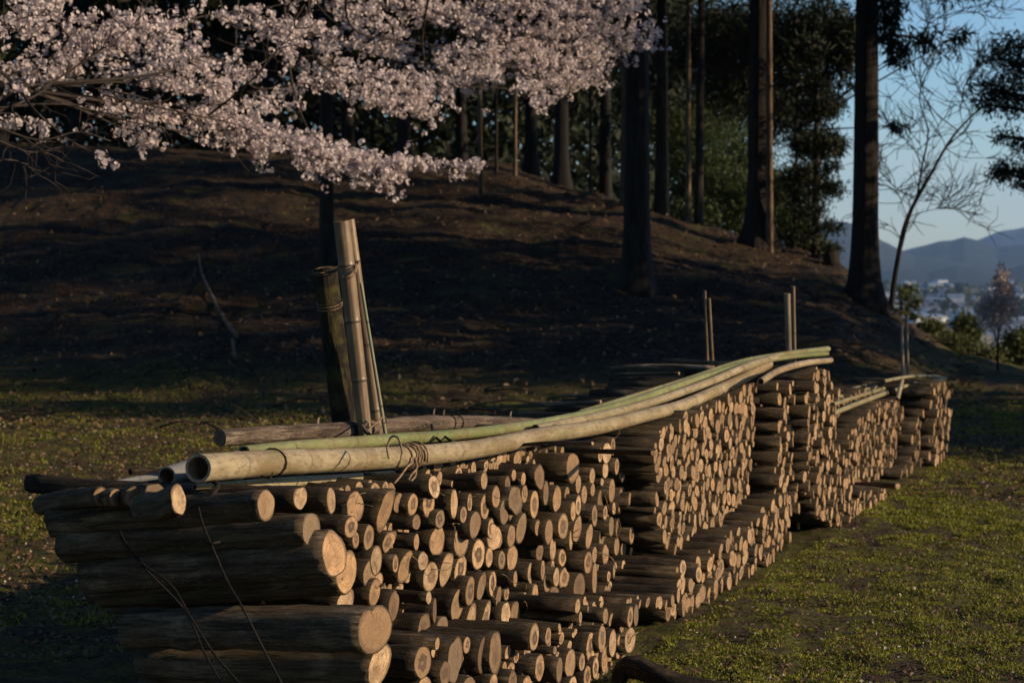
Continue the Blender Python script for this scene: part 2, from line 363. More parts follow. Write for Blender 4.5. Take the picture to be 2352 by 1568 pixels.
# ------------------------------------------------------------------ logs
logs = []
CAMP = np.array([0, 0, CAMZ])
def outline_for(kind, seg):
    th = np.linspace(0, 2 * np.pi, seg, endpoint=False)
    if kind == 'heart':
        return 1.07 - .27 * np.exp(-((th - R(100)) / R(16)) ** 2) - .05 * np.cos(2 * th) + .03 * np.cos(3 * th)
    if kind == 'twin':
        d = np.abs(np.cos(th - R(118))); return .62 + .42 * d ** 1.2 + .03 * np.cos(3 * th)
    am = {'odd': .17}.get(kind, rng.choice([.04, .06, .10]))
    o = 1 + am * np.cos(2 * th + rng.uniform(0, 6.3)) * rng.uniform(.2, 1) + am * .6 * np.cos(3 * th + rng.uniform(0, 6.3)) * rng.uniform(0, 1) + am * .35 * np.cos(5 * th + rng.uniform(0, 6.3))
    return o + .012 * rng.standard_normal(seg)
def add_log_mesh(mbB, mbF, g, seg, rings):
    A, a, L, r = g['A'], g['axis'], g['L'], g['r']
    e2 = unit(UP - a * (a @ UP)); e1 = unit(np.cross(e2, a))
    if e1 @ TN * -1 > 1: e1 = -e1
    # e1 should point to the picture's right as seen from outside
    if e1 @ np.array([1, 1, 0]) < 0: e1 = -e1
    th = np.linspace(0, 2 * np.pi, seg, endpoint=False)
    ol = outline_for(g.get('kind'), seg)
    base = (np.cos(th) * ol)[:, None] * e1 + (np.sin(th) * ol)[:, None] * e2
    nf = g['nf']; q = np.linspace(0, 1, rings) ** 1.15
    side = unit(rng.standard_normal(3)); side -= a * (side @ a); bend = rng.uniform(-.035, .035) * L
    V = []; tcs = []; so = rng.random(3) * 9
    shear = -((base * r) @ nf) / (a @ nf)
    kn = (rng.uniform(.1, .9), rng.integers(seg)) if rng.random() < .75 else None
    for k, t in enumerate(q):
        rr = r + (g['r1'] - r) * t
        m = 1 + (.034 * rng.standard_normal(seg) if k else 0)
        if kn and abs(t - kn[0]) < .6 / rings: m = m + .34 * np.exp(-((np.arange(seg) - kn[1] + seg / 2) % seg - seg / 2) ** 2 / 2.)
        p = A + a * L * t + side * bend * math.sin(t * np.pi) + base * (rr * m)[:, None] if np.ndim(m) else A + a * L * t + base * rr * m
        p = p + a * (shear * max(0, 1 - t * 1.4))[:, None]
        V.append(p); tcs.append(np.stack([np.cos(th) * ol * rr, np.sin(th) * ol * rr, np.full(seg, L * t)], -1) + so)
    ins = A + (V[0] - A) * .945
    allV = np.vstack([ins] + V + [[V[-1].mean(0)]]); alltc = np.vstack([tcs[0] * 1.0] + tcs + [[tcs[-1].mean(0)]])
    n = len(allV) - 1; j = np.arange(seg); k = (j + 1) % seg; o = rings * seg
    mbB.add(allV, [ringfaces(rings + 1, seg), np.stack([np.full(seg, n), o + j, o + k], -1)], alltc, (1, g.get('yb', 0.), 0, 0))
    rf = [A - nf * r * .0, A + (V[0] - A) * .5 + nf * r * rng.uniform(-.02, .03), ins]
    FV = np.vstack([[rf[0]], rf[1], rf[2]]); uv = np.stack([np.cos(th) * ol, np.sin(th) * ol, np.zeros(seg)], -1)
    FT = np.vstack([[[0, 0, 0]], uv * .5, uv * .945 / 1.0]); FT[:, 2] = rng.random() * 50
    FT[:, :2] += rng.uniform(-.12, .12, 2)
    fl = [np.stack([np.zeros(seg, int), 1 + j, 1 + k], -1), np.stack([1 + j, 1 + seg + j, 1 + seg + k, 1 + k], -1)]
    mbF.add(FV, fl, FT, (g['tone'], g['hue'], g['core'], g.setdefault('dk', float(rng.uniform(.4, .9)) if rng.random() < .2 else float(rng.uniform(0, .25)))))
def reg_log(A, axis, L, r, nf=None, r1=None, tone=None, hue=None, core=None, kind=None, pile='near pile', keep=None, label=None, px=None, yb=None):
    axis = unit(axis); nf = -axis if nf is None else unit(nf)
    if nf @ axis > -.35: nf = unit(nf - axis * (nf @ axis + .5) * 1.2)
    logs.append(dict(A=np.array(A), axis=axis, L=L, r=r, r1=r * rng.uniform(.82, 1.05) if r1 is None else r1, nf=nf,
        tone=rng.uniform(.6, 1.) if tone is None else tone, hue=float(rng.beta(1.2, 1.6)) if hue is None else hue,
        core=(float(rng.uniform(.6, 1)) if rng.random() < .22 else float(rng.uniform(0, .25))) if core is None else core,
        kind=kind, pile=pile, keep=keep, label=label, px=px, yb=float(rng.uniform(0, .5)) if yb is None else yb))
def img_axis(a_deg, pitch=0.):        # outward normal with yaw a below +X
    return np.array([math.cos(R(a_deg)) * math.cos(pitch), -math.sin(R(a_deg)) * math.cos(pitch), math.sin(pitch)])
# traced ends: x, y, half width, half height, lean (deg), code (p pale, w white, o orange, g grey, c dark core, d dark)
TR = """113 541 38 66 0 w;284 555 24 75 -5 w;418 590 50 85 0 p;585 610 46 104 14 o odd;657 570 27 55 5 p;736 578 30 60 3 p;825 570 36 75 0 c;856 480 32 62 -10 p
965 573 22 78 0 p;1053 567 14 52 0 p;1137 590 26 68 0 c;1133 444 19 50 0 p;1297 415 14 30 0 p;1350 438 14 37 0 p;1262 470 16 50 0 d;1357 520 18 50 0 p;1440 425 28 70 0 d odd
1624 375 37 85 0 g;1655 465 16 50 0 p;1732 420 16 45 0 p;1776 305 12 38 0 p;1812 292 27 58 0 p;1847 257 13 48 0 c;1805 388 17 45 0 w;1894 345 15 40 0 c;1868 368 12 45 0 p
1897 410 18 40 0 c;1787 452 10 22 0 p;1734 497 13 35 0 g;1687 523 17 50 0 p;1592 520 14 42 0 g;1536 546 25 72 0 o;1475 515 15 67 0 d;1411 577 25 78 0 p;1198 535 24 62 0 g
1306 555 40 78 0 g odd;1245 620 27 70 0 g;1305 628 38 65 0 g;1338 712 30 82 8 g;1018 635 20 45 0 p;1082 690 32 75 0 p;1190 760 40 80 0 p odd;1170 712 20 55 0 p;1283 755 24 60 0 g
1571 697 31 70 0 p;1649 715 24 74 6 o;1491 730 24 68 0 g;1430 707 17 45 0 g;1626 615 15 55 0 p;1655 580 16 55 0 p;1745 640 16 60 0 c;1776 565 16 65 0 g;1841 502 18 65 0 p
1895 555 20 78 3 p;1852 600 10 35 0 o;1804 625 12 40 0 c;1941 650 12 60 0 p;1940 545 8 35 0 g;1715 755 20 70 5 p;1786 748 16 78 4 p;1838 700 14 55 0 g;1614 775 10 55 0 p
394 703 38 58 0 c;420 775 20 45 0 p;493 760 30 70 4 p;605 780 38 55 15 p odd;757 675 24 42 0 d;757 785 16 45 0 o;888 660 27 52 0 c;872 780 45 82 5 o;1006 782 45 83 0 p;1100 853 38 84 0 c
1160 870 21 55 0 p;1230 886 20 52 0 c;1288 870 32 70 0 p;1440 842 22 50 0 d;1513 825 18 65 0 p;1565 873 22 50 0 c;1805 855 18 58 0 o;1745 855 14 45 0 p;1710 900 24 62 0 c
1745 990 14 90 0 p;1867 810 15 50 0 g;1905 820 15 50 0 g;1950 750 14 45 0 c;1948 855 12 45 0 c;1975 940 9 48 0 p;1945 985 8 60 0 p;1905 930 12 45 0 p;1858 945 12 50 0 p
535 885 33 82 0 p;498 960 40 75 5 p;641 905 17 50 0 p;696 925 42 88 14 o;793 890 30 52 0 p;835 978 45 82 5 p;922 935 38 92 12 p;1000 945 36 85 5 c;365 1130 50 92 -5 w odd
525 1065 33 75 5 o;575 1080 28 60 0 d;630 1140 30 90 5 d;1055 1058 28 80 3 c;1118 1030 24 78 8 g;1180 1018 22 70 0 p;1305 990 12 44 0 o;1393 960 20 62 0 p;1458 942 12 55 0 p
1513 930 10 45 0 p;1533 980 17 55 0 p;1575 985 28 60 5 p odd;1483 1010 22 52 0 g;1415 1068 18 50 0 p;1520 1075 30 42 0 d;1660 1042 35 82 0 d;1823 975 10 30 0 p;1810 1065 13 38 0 p
1830 1052 14 50 0 p;985 1135 38 92 8 g;1058 1225 30 102 8 p;1143 1200 24 85 10 p;1213 1090 15 60 5 d;1257 1070 14 40 0 p;1357 1098 14 32 0 p;1253 1195 28 80 0 w;1305 1195 30 80 0 g
1410 1195 27 80 0 p;1452 1175 18 60 0 o;1505 1135 16 45 0 g;1534 1225 9 42 0 p;1560 1225 18 62 0 g;1612 1175 7 55 0 p;1805 1195 15 45 0 p;1900 1210 20 75 0 c;1943 1200 16 58 0 c
1975 1190 14 60 0 g;800 1265 38 80 3 d;893 1285 40 90 8 g;858 1165 9 70 0 d;825 1095 16 35 0 w;792 1450 48 92 0 c;970 1440 45 125 0 g odd;915 1515 32 65 0 d
1130 1410 36 100 5 d;1195 1400 38 115 0 d;1245 1330 18 70 0 d;1285 1325 26 70 5 p;1347 1310 20 52 0 p;1410 1310 28 75 0 c;1487 1305 18 45 0 p;1725 1365 28 80 0 c;1786 1320 22 78 0 p
1845 1345 22 75 0 p;1942 1330 32 72 0 p;1800 1440 18 70 0 p;1750 1480 18 60 0 c;1610 1460 32 78 0 w;1675 1450 18 48 0 p;1525 1385 10 22 0 p;1440 1480 28 70 0 p;1505 1490 32 75 0 c
1550 1495 18 70 0 g;1705 1530 22 60 0 c;1185 1570 24 55 0 p;1290 1560 26 60 0 d;1370 1590 30 60 0 p;1625 1590 26 60 0 p;1050 1600 40 70 0 d;800 1610 45 80 0 p"""
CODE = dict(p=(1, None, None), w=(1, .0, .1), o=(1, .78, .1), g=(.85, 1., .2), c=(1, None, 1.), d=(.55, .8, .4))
NAMEC = dict(p='tan', w='pale', o='orange', g='greyish', c='dark-cored', d='dark')
def end_normal(cx, cy, hw, hh, lean, al=19.):
    d = ray(cx, cy); v = math.degrees(math.atan(d[0]))
    ratio = min(.93, max(.14, hw / hh * .92)); tl = R(al - v)
    a = math.degrees(math.atan2(ratio * math.cos(tl), max(.05, 1 - ratio * math.sin(tl)))) + v
    pit = -math.asin(max(-.6, min(.6, math.tan(R(lean)) * math.cos(R(a)))))
    return img_axis(a, pit)
def face_t(x, y):      # how far the ragged face of the near pile steps in or out
    if (x > 1640 and y > 1120) or y > 1360 or (x > 1390 and y > 1270): return .03
    return -.10 - .24 * max(0, min(1, (x - 300) / 1650))
for ln in TR.replace('\n', ';').split(';'):
    q = ln.split(); x, y, hw, hh, lean = map(float, q[:5]); code = q[5]; kind = q[6] if len(q) > 6 else None
    cx, cy = C2(x, y); t = face_t(x, y) + rng.uniform(-.03, .035)
    A = PT(cx, cy, t); rr = hh * .41427 / F * A[1] / .95
    tone, hue, core = CODE[code]; tone = tone * rng.uniform(.62, 1.); hue = float(np.clip((rng.beta(1.2, 1.4) if hue is None else hue) + rng.uniform(-.15, .1), 0, 1)); core = (.8 if rng.random() < .2 else None) if core is None else core
    reg_log(A, -img_axis(19 + rng.uniform(-2, 2), rng.uniform(-.02, .02)), rng.uniform(.7, .8), rr, end_normal(cx, cy, hw, hh, lean),
            tone=tone, hue=hue, core=core, kind=kind, pile='near pile', keep=True, px=(cx, cy, code))
# side-on logs at the near corner: right end, radii, left end in the frame, extra depth
def side_log(cx, cy, hw, hh, lean, lx, ly, dY, code, t=-.1, kind=None, label=None, r1=None, core=None, Y=None):
    A = PT(cx, cy, t) if Y is None else P(cx, cy, Y); B = Pr(lx, ly, A[1] + dY * .65); r = hh / F * A[1] / .95; al = math.degrees(math.atan2(B[1] - A[1], A[0] - B[0]))
    tone, hue, c0 = CODE[code]
    reg_log(A, B - A, float(np.linalg.norm(B - A)), r, end_normal(cx, cy, hw, hh, lean, al), tone=tone, hue=hue, core=c0 if core is None else core,
            kind=kind, pile='near pile', keep=True, label=label, px=(cx, cy, code), r1=r if r1 is None else r * r1, yb=rng.uniform(.1, .5)); logs[-1]['side'] = True
side_log(*C1(1725, 714), 20, 40, 0, 150, 1252, .38, 'g', -.08, label='long thick log with grey cut face in third side row at near left corner', r1=1.02)
side_log(*C1(1475, 583), 21.5, 34, 0, 120, 1197, .42, 'w', -.1, label='log with round pale pitted cut face under the thick bamboo pole', r1=.9)
side_log(*C1(990, 550), 17.5, 34, -3, 330, 1165, .40, 'w', -.12, label='pale split log end just below the thick bamboo pole tip', core=0.)
side_log(*C1(560, 535), 18, 21, 0, 95, 1160, .40, 'd', -.2, label='leftmost small round log end below the thin blue-grey bamboo', Y=2.84, r1=1.1)
side_log(*C1(640, 540), 15, 20, 8, 190, 1140, .42, 'd', -.2, label='small lopsided log end beside the leftmost round one', Y=2.82)
side_log(*C1(745, 535), 24, 23, 0, 230, 1140, .42, 'd', -.2, label='brown barked log end between the small round ends and the ragged one', Y=2.81)
side_log(*C1(860, 512), 26, 22, 15, 300, 1130, .42, 'g', -.2, kind='odd', label='ragged broken log end under the hollow grey bamboo', Y=2.79)
side_log(*C2(300, 850), 28, 52, -12, 205, 1312, .40, 'o', -.03, kind=None, label='upper lobe of the large twin log end at near corner')
side_log(*C2(368, 950), 26, 48, 4, 230, 1345, .42, 'o', -.04, kind=None, label='lower lobe of the large twin log end at near corner')
side_log(*C2(525, 1265), 41, 50, 0, 290, 1440, .36, 'o', .09, kind='heart', label='largest log end, brown and heart-shaped, low at near corner', r1=.8)
side_log(*C2(553, 1465), 27, 49, 12, 330, 1520, .36, 'p', .06, label='big pale slanted log end beneath the heart-shaped one', r1=.9)
for lx, ly, rx, ry, rr in ((250, 1385, 840, 1385, 26), (270, 1410, 860, 1420, 20), (330, 1590, 950, 1600, 44), (370, 1660, 960, 1690, 44), (300, 1480, 900, 1495, 24), (215, 1345, 830, 1335, 24), (120, 1215, 760, 1195, 22)):
    A = PT(rx, ry, -.3); B = Pr(lx, ly, A[1] + .25)
    reg_log(A, B - A, float(np.linalg.norm(B - A)), rr / F * A[1], img_axis(30), tone=.6, core=0., pile='near corner side', keep=True, px=(rx, ry, 'd'), r1=rr / F * A[1] * .95,
            label=None)
SIDE_LABELS = ['dark log lying side-on below the twin log end', 'thin dark log lying side-on just above the heart-shaped end', 'dark log side-on at the bottom edge below the slanted end',
 'lowest dark log running out of the frame at near corner', 'slim dark log side-on between heart-shaped and slanted ends', 'dim log side-on beneath the long grey-faced log', 'dim log side-on just above the long grey-faced log']
for g, l in zip([g for g in logs if g['pile'] == 'near corner side'], SIDE_LABELS): g['label'] = l
# fill pack
def pack(poly_sz, rmin, rmax, tries=9000, over=.96, existing=None, keepfac=1.):
    ps = np.array(poly_sz); lo, hi = ps.min(0), ps.max(0); out = [] if existing is None else list(existing); n0 = len(out)
    arr = np.zeros((4000, 3)); n = 0
    for o in out: arr[n] = o; n += 1
    x0, y0 = ps[:, 0], ps[:, 1]; x1, y1 = np.roll(x0, -1), np.roll(y0, -1)
    for k in range(tries):
        r = rmax - (rmax - rmin) * min(1, (k / (tries * .55)) ** .7); r *= rng.uniform(.9, 1.05)
        x, y = rng.uniform(lo[0], hi[0]), rng.uniform(lo[1], hi[1])
        ins = ((y0 > y) != (y1 > y)) & (x < (x1 - x0) * (y - y0) / (y1 - y0 + 1e-12) + x0)
        if ins.sum() % 2 == 0: continue
        if n and (((arr[:n, 0] - x) ** 2 + (arr[:n, 1] - y) ** 2) < ((arr[:n, 2] + r) * over) ** 2).any(): continue
        arr[n] = (x, y, r); n += 1
    return arr[n0:n].copy()
def sz(p): v = p - P0; return (float(v @ SD), float(p[2]))
def region(poly, conv, t, rmin, rmax, pile, tries=9000, tj=.03, tone=None, fill=False):
    pts = [sz(PT(*conv(*q), t)) for q in poly]
    for s, z, r in pack(pts, rmin, rmax, tries):
        tt = t + rng.uniform(-tj, tj); A = P0 + SD * s + TN * tt + UP * max(z, r)
        reg_log(A, -img_axis(19 + rng.uniform(-2.5, 2.5), rng.uniform(-.02, .02)), rng.uniform(.58, .75), r, img_axis(20 + rng.uniform(-7, 8), rng.uniform(-.15, .1)), pile=pile, tone=tone)
region([(950, 600), (1020, 500), (1130, 435), (1220, 395), (1350, 330), (1430, 310), (1470, 265), (1555, 270), (1590, 430), (1585, 620), (1560, 780), (1530, 900), (1450, 1010), (1330, 1080), (1230, 1130), (1180, 1200), (1090, 1200), (1010, 1120), (975, 980), (1000, 780), (955, 700)], C3, -.20, .014, .035, 'second pile', 40000, .018)
region([(1040, 1470), (1110, 1290), (1240, 1215), (1350, 1110), (1500, 1040), (1560, 970), (1640, 900), (1655, 1180), (1560, 1260), (1400, 1335), (1320, 1420), (1200, 1475), (1150, 1570), (1060, 1580)], C3, -.05, .016, .038, 'foot of the second pile', 20000)
region([(1680, 240), (1758, 235), (1762, 500), (1772, 700), (1748, 850), (1738, 1000), (1725, 1100), (1650, 1160), (1620, 1050), (1640, 800), (1655, 600), (1670, 400)], C3, -.07, .016, .034, 'first narrow column', 15000)
region([(1828, 205), (1870, 175), (1935, 175), (1968, 300), (1960, 500), (1978, 700), (1990, 900), (1985, 1000), (1900, 990), (1850, 900), (1815, 700), (1810, 450), (1822, 300)], C3, .02, .016, .034, 'second narrow column', 15000)
region([(755, 1200), (800, 1150), (960, 1160), (1000, 1235), (1210, 1225), (1190, 1300), (1060, 1340), (1030, 1400), (950, 1445), (860, 1395), (790, 1340)], C4, .02, .02, .036, 'foot of the far pile', 7000)
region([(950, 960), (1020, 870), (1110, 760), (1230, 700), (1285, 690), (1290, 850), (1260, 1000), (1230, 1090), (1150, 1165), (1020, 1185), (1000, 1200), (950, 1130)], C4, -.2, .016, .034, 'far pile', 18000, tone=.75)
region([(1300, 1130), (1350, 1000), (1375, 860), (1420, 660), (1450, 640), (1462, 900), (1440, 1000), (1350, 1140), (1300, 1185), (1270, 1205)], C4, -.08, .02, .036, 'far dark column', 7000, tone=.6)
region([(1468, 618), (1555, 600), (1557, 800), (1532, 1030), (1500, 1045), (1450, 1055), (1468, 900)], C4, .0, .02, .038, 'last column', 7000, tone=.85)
# recessed logs that carry the piles
_e = [(*sz(g['A']), g['r'] * .9) for g in logs if g['pile'] == 'near pile']
_poly = [sz(PT(*C2(x, y), -.15)) for x, y in ((250, 700), (300, 560), (700, 480), (1150, 430), (1600, 330), (1800, 240), (1930, 330), (1985, 600), (1990, 1130), (1800, 1100), (1700, 1500), (1500, 1600), (800, 1620), (600, 1300), (420, 1050))]
for s_, z_, r_ in pack(_poly, .012, .028, 30000, .86, _e):
    A = P0 + SD * s_ + UP * z_; cx_ = 1176 + F * A[0] / A[1]; cy_ = 590 - F * (A[2] - CAMZ) / A[1] * 1.0
    A = A + TN * (face_t((cx_ - 643) / .41427, (cy_ - 918.75) / .41427) - rng.uniform(.03, .09))
    reg_log(A, -img_axis(19 + rng.uniform(-3, 3), rng.uniform(-.02, .02)), rng.uniform(.6, .7), r_, img_axis(20 + rng.uniform(-6, 10), rng.uniform(-.2, .1)), pile='near pile')
tr = [(*sz(g['A']), g['r']) for g in logs if g['pile'] == 'near pile']
def filler(s0, s1, top_, t0_, tries, rmin=.025, rmax=.05, ex=None, k=.75):
    s0 *= SK; s1 *= SK; top = lambda q: top_(q / SK); t0 = lambda q: t0_(q / SK); tries = int(tries * 1.4)
    poly = [(s0, 0)] + [(s1, 0)] + [(s, top(s)) for s in np.linspace(s1, s0, 8)]
    for s, z, r in pack(poly, rmin, rmax, tries):
        tt = t0(s) - rng.uniform(0, .08); A = P0 + SD * s + TN * tt + UP * z
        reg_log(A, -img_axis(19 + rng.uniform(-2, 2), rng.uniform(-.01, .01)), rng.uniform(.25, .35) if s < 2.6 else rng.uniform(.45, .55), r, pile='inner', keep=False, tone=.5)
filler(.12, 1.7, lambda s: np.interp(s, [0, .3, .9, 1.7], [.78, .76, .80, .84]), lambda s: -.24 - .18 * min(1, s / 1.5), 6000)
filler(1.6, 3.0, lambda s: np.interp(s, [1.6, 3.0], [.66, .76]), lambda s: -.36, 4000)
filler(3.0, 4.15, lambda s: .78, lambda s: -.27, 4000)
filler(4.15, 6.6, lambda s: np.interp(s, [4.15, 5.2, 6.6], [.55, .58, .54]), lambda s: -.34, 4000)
def extra(cx, cy, lx, ly, r_px, Y, dY, label, code='p'):
    A = P(cx, cy, Y); B = P(lx, ly, Y + dY); tone, hue, core = CODE[code]
    reg_log(A, B - A, float(np.linalg.norm(B - A)), r_px / F * Y, tone=tone, hue=hue, core=core, pile='loose', keep=True, label=label, px=(cx, cy, code))
extra(1928, 1214, 1835, 1208, 20, 6.35, .35, 'thick dark log lying on the ground at the foot of the far pile', 'd')
extra(2062, 1116, 1955, 1112, 12, 6.9, .3, 'dark log sticking out of the far pile above its foot')
extra(1640, 845, 1402, 843, 9, 5.75, .12, 'pale barked log end poking out left of the second pile top')
extra(1380, 922, 1214, 926, 7, 5.1, .15, 'pale stick log projecting behind the green bamboo')
extra(1330, 950, 1190, 948, 5, 4.9, .15, 'split pale stick below the projecting stick log')
extra(1560, 857, 1410, 860, 6, 5.8, .12, 'thin pale stick just below the pale barked log left of the second pile')
extra(1500, 905, 1290, 910, 8, 5.5, .2, 'greyish log behind the green bamboo between the two pale sticks', 'g')
extra(1150, 972, 1000, 968, 6, 4.6, .1, 'pale stick beyond the thin end of the scaly log', 'p')
extra(1720, 836, 1524, 827, 8, 6.6, .3, 'grey log on top of the second pile behind the bamboo')
extra(1700, 868, 1400, 872, 9, 6.0, .2, 'dark log under the pale one left of the second pile top', 'd')
extra(1620, 893, 1360, 900, 9, 5.8, .2, 'dark log lying low behind the second pile', 'd')
extra(2140, 884, 1960, 868, 5, 8.0, .3, 'thin grey log along the top of the far pile', 'g')
extra(1361, 1018, 1190, 1022, 8, 3.95, .12, 'bare grey log end lying under the thick bamboo pole', 'p')
extra(1500, 1040, 1290, 1035, 11, 4.25, .35, 'weathered log at the top left of the second pile', 'd')
# choose which logs are individual things
def psize(g): return g['r'] / g['A'][1] * (1 if g['keep'] is not False else .01)
logs.sort(key=lambda g: (-(g['keep'] is True), -psize(g)))
ind, rest = logs[:298], logs[298:]
def ordn(n):
    return f"{n}{'th' if 10 <= n % 100 <= 20 else {1: 'st', 2: 'nd', 3: 'rd'}.get(n % 10, 'th')}"
def topx(p):
    d = p - CAMP; return 1176 + F * d[0] / d[1], 590 - F * d[2] / d[1]
from collections import defaultdict
byp = defaultdict(list)
for g in ind:
    if not g['label']: g['pp'] = topx(g['A']); byp[g['pile']].append(g)
for pile, gs in byp.items():
    slab = {'near pile': 14, 'second pile': 10, 'foot of the second pile': 5}.get(pile, 8)
    rows = defaultdict(list)
    if pile == 'near pile':
        # rows run parallel to the pile top: measure height in the pile itself
        zs = sorted(g['A'][2] for g in gs)
        for g in gs: rows[int(np.searchsorted(zs, g['A'][2]) / len(zs) * slab)].append(g)
        rows = {slab - 1 - k: v for k, v in rows.items()}
    else:
        zs = sorted(g['A'][2] for g in gs)
        for g in gs: rows[slab - 1 - int(np.searchsorted(zs, g['A'][2]) / len(zs) * slab)].append(g)
    for rk, row in rows.items():
        row.sort(key=lambda g: g['pp'][0])
        for i, g in enumerate(row):
            px = g['r'] / g['A'][1] * F; size = 'thick' if px > 34 else 'medium' if px > 24 else 'thin'
            col = NAMEC[g['px'][2]] if g['px'] else ('dark-cored' if g['core'] > .5 else 'orange' if g['hue'] > .6 else 'tan')
            where = f"{ordn(i + 1)} from left in {ordn(rk + 1)} row down, {pile}"
            g['label'] = f"{size} {col} log end, {where}"
seen = set()
for g in ind:
    seg = 22 if g['A'][1] < 3.8 * K else 16
    near = g['A'][1] < 4.2 * K
    e = empty('cut_log', g['A'], g['label'], 'log', 'cut logs stacked in the long pile')
    b, f = MB(), MB(); add_log_mesh(b, f, g, seg, 18 if near else 8)
    b.build('bark', M['greybark' if (g['pile'] == 'near corner side' or g.get('side')) else 'lichen' if g['pile'] == 'loose' and g['px'][2] in 'pg' else 'bark'], e, g['A']); f.build('cut_face', M['cut'], e, g['A'])
b, f = MB(), MB()
for g in rest: add_log_mesh(b, f, g, 12, 5)
e = empty('stacked_logs', (0, 0, 0), 'remaining small cut logs packed through the far end of the pile', 'logs', 'cut logs stacked in the long pile'); e['kind'] = 'stuff'
tag(b.build('bark', M['bark'], e), kind='stuff'); tag(f.build('cut_face', M['cut'], e), kind='stuff')

# ------------------------------------------------------------------ bamboo
def bamboo(label, pts, r0, r1, green=0., stripe=0., grey=0., node=.24, open_start=True, seg=20, n=None, group=None, tj=.0, skin='bamboo'):
    pts = np.array(pts); L = np.linalg.norm(np.diff(pts, axis=0), axis=1).sum()
    base = smooth_path(pts, 60); s = np.concatenate([[0], np.cumsum(np.linalg.norm(np.diff(base, axis=0), axis=1))])
    nodes = []; x = node * rng.uniform(.4, .9)
    while x < s[-1] - .02: nodes.append(x); x += node * rng.uniform(.85, 1.15)
    q = list(np.linspace(0, s[-1], max(8, int(s[-1] / .05))))
    for nd in nodes: q += [nd - .012, nd - .006, nd - .002, nd, nd + .003, nd + .006, nd + .010, nd + .016]
    q = np.array(sorted(set(round(min(max(v, 0), s[-1]), 4) for v in q)))
    path = np.stack([np.interp(q, s, base[:, k]) for k in range(3)], -1)
    rad = r0 + (r1 - r0) * q / s[-1]; ti = np.zeros((len(q), 4)); ti[:, 0] = green; ti[:, 1] = stripe; ti[:, 3] = grey
    for nd in nodes:
        d = q - nd; rad = rad * (1 + .085 * np.exp(-(d / .005) ** 2)) * (1 - .05 * np.exp(-((d - .004) / .003) ** 2)); ti[:, 2] = np.maximum(ti[:, 2], 1. * np.exp(-((d - .003) / .005) ** 2))
    e = empty('bamboo_pole', pts[0], label, 'bamboo pole', group)
    b = MB(); tube(b, path, rad, seg, ti, cap=not open_start, rn=.004)
    b.build('culm', M[skin], e, pts[0])
    if open_start:
        T, U, W = frames(path); th = np.linspace(0, 2 * np.pi, seg, endpoint=False)
        def ring(k, f, off=0.): return path[k] + T[k] * off + rad[k] * f * (np.cos(th)[:, None] * U[k] + np.sin(th)[:, None] * W[k])
        k0 = 0
        m = MB(); m.add(np.vstack([ring(k0, 1.0, -.0005), ring(k0, .8, -.0005)]), [ringfaces(2, seg)], None, (0, 0, 0, 0)); m.build('cut_rim', M['rim'], e, pts[0])
        m = MB(); a1 = ring(k0, .8); a2 = ring(k0, .78, .09 if r0 > .02 else .03); c = a2.mean(0)
        m.add(np.vstack([a1, a2, [c]]), [ringfaces(2, seg), np.stack([np.full(seg, 2 * seg), seg + np.arange(seg), seg + (np.arange(seg) + 1) % seg], -1)]); m.build('hollow', M['hollow'], e, pts[0])
        ke = len(q) - 1; m = MB(); c = path[ke]; m.add(np.vstack([ring(ke, 1.), [c]]), [np.stack([np.full(seg, seg), np.arange(seg), (np.arange(seg) + 1) % seg], -1)]); m.build('cut_end', M['rim'], e, pts[0])
    return base
G = 'bamboo poles laid along the log pile'
def tp(l, t, conv=None): return [PT(*(conv(*p) if conv else p), t if np.isscalar(t) else t[i]) for i, p in enumerate(l)]
B1 = bamboo('thickest weathered tan bamboo pole lying along the near pile, open end at left', tp([(455, 1075), (625, 1062), (830, 1054), (930, 1048), (1103, 1029), (1264, 996), (1355, 984), (1492, 951), (1558, 934), (1637, 901), (1715, 864), (1765, 836)], [-.3] * 7 + [-.29, -.28, -.24, -.2, -.17]), .0365, .025, .18, .15, group=G, node=.36, seg=28)
bamboo('green bamboo pole behind the thick tan one, running up to the right', tp([(560, 1040), (643, 1030), (821, 1016), (908, 1008), (1016, 1001), (1140, 987), (1264, 968), (1434, 928), (1570, 882), (1682, 845), (1773, 824), (1895, 808)], [-.42] * 8 + [-.36, -.27, -.2, -.12]), .0205, .018, 1., group=G, node=.42)
bamboo('pale whitish bamboo pole between the green and the thick tan poles', tp([(1230, 985), (1368, 957), (1517, 917), (1641, 872), (1716, 841), (1782, 820)], [-.36, -.36, -.33, -.26, -.2, -.15]), .018, .02, .25, grey=.05, group=G, node=.36)
bamboo('topmost thin green bamboo pole on the second pile', tp([(1330, 950), (1475, 905), (1591, 868), (1703, 831), (1798, 814), (1902, 801)], [-.5, -.45, -.38, -.28, -.18, -.1]), .015, .015, .8, group=G, node=.36)
bamboo('second thin green bamboo pole ending at right of the stake', tp([(1400, 936), (1560, 897), (1700, 842), (1800, 822), (1900, 812)], [-.45, -.4, -.26, -.16, -.08]), .013, .012, .9, group=G, node=.36)
bamboo('short curved tan bamboo pole capping the narrow columns', tp([(1747, 876), (1786, 852), (1827, 839), (1908, 827)], [-.05, -.03, 0, .02]), .017, .015, .05, group=G, node=.36)
bamboo('hollow grey bamboo with pale rim left of the thick pole tip', [P(383, 1093, 3.02), P(450, 1072, 3.12), P(700, 1075, 3.6)], .026, .024, .1, grey=.75, group=G, node=.36)
bamboo('thin blue-grey bamboo at the far left tip of the bundle', [P(252, 1114, 3.15), P(327, 1098, 3.3), P(480, 1085, 3.6)], .0105, .01, .2, grey=.9, group=G, node=.36)
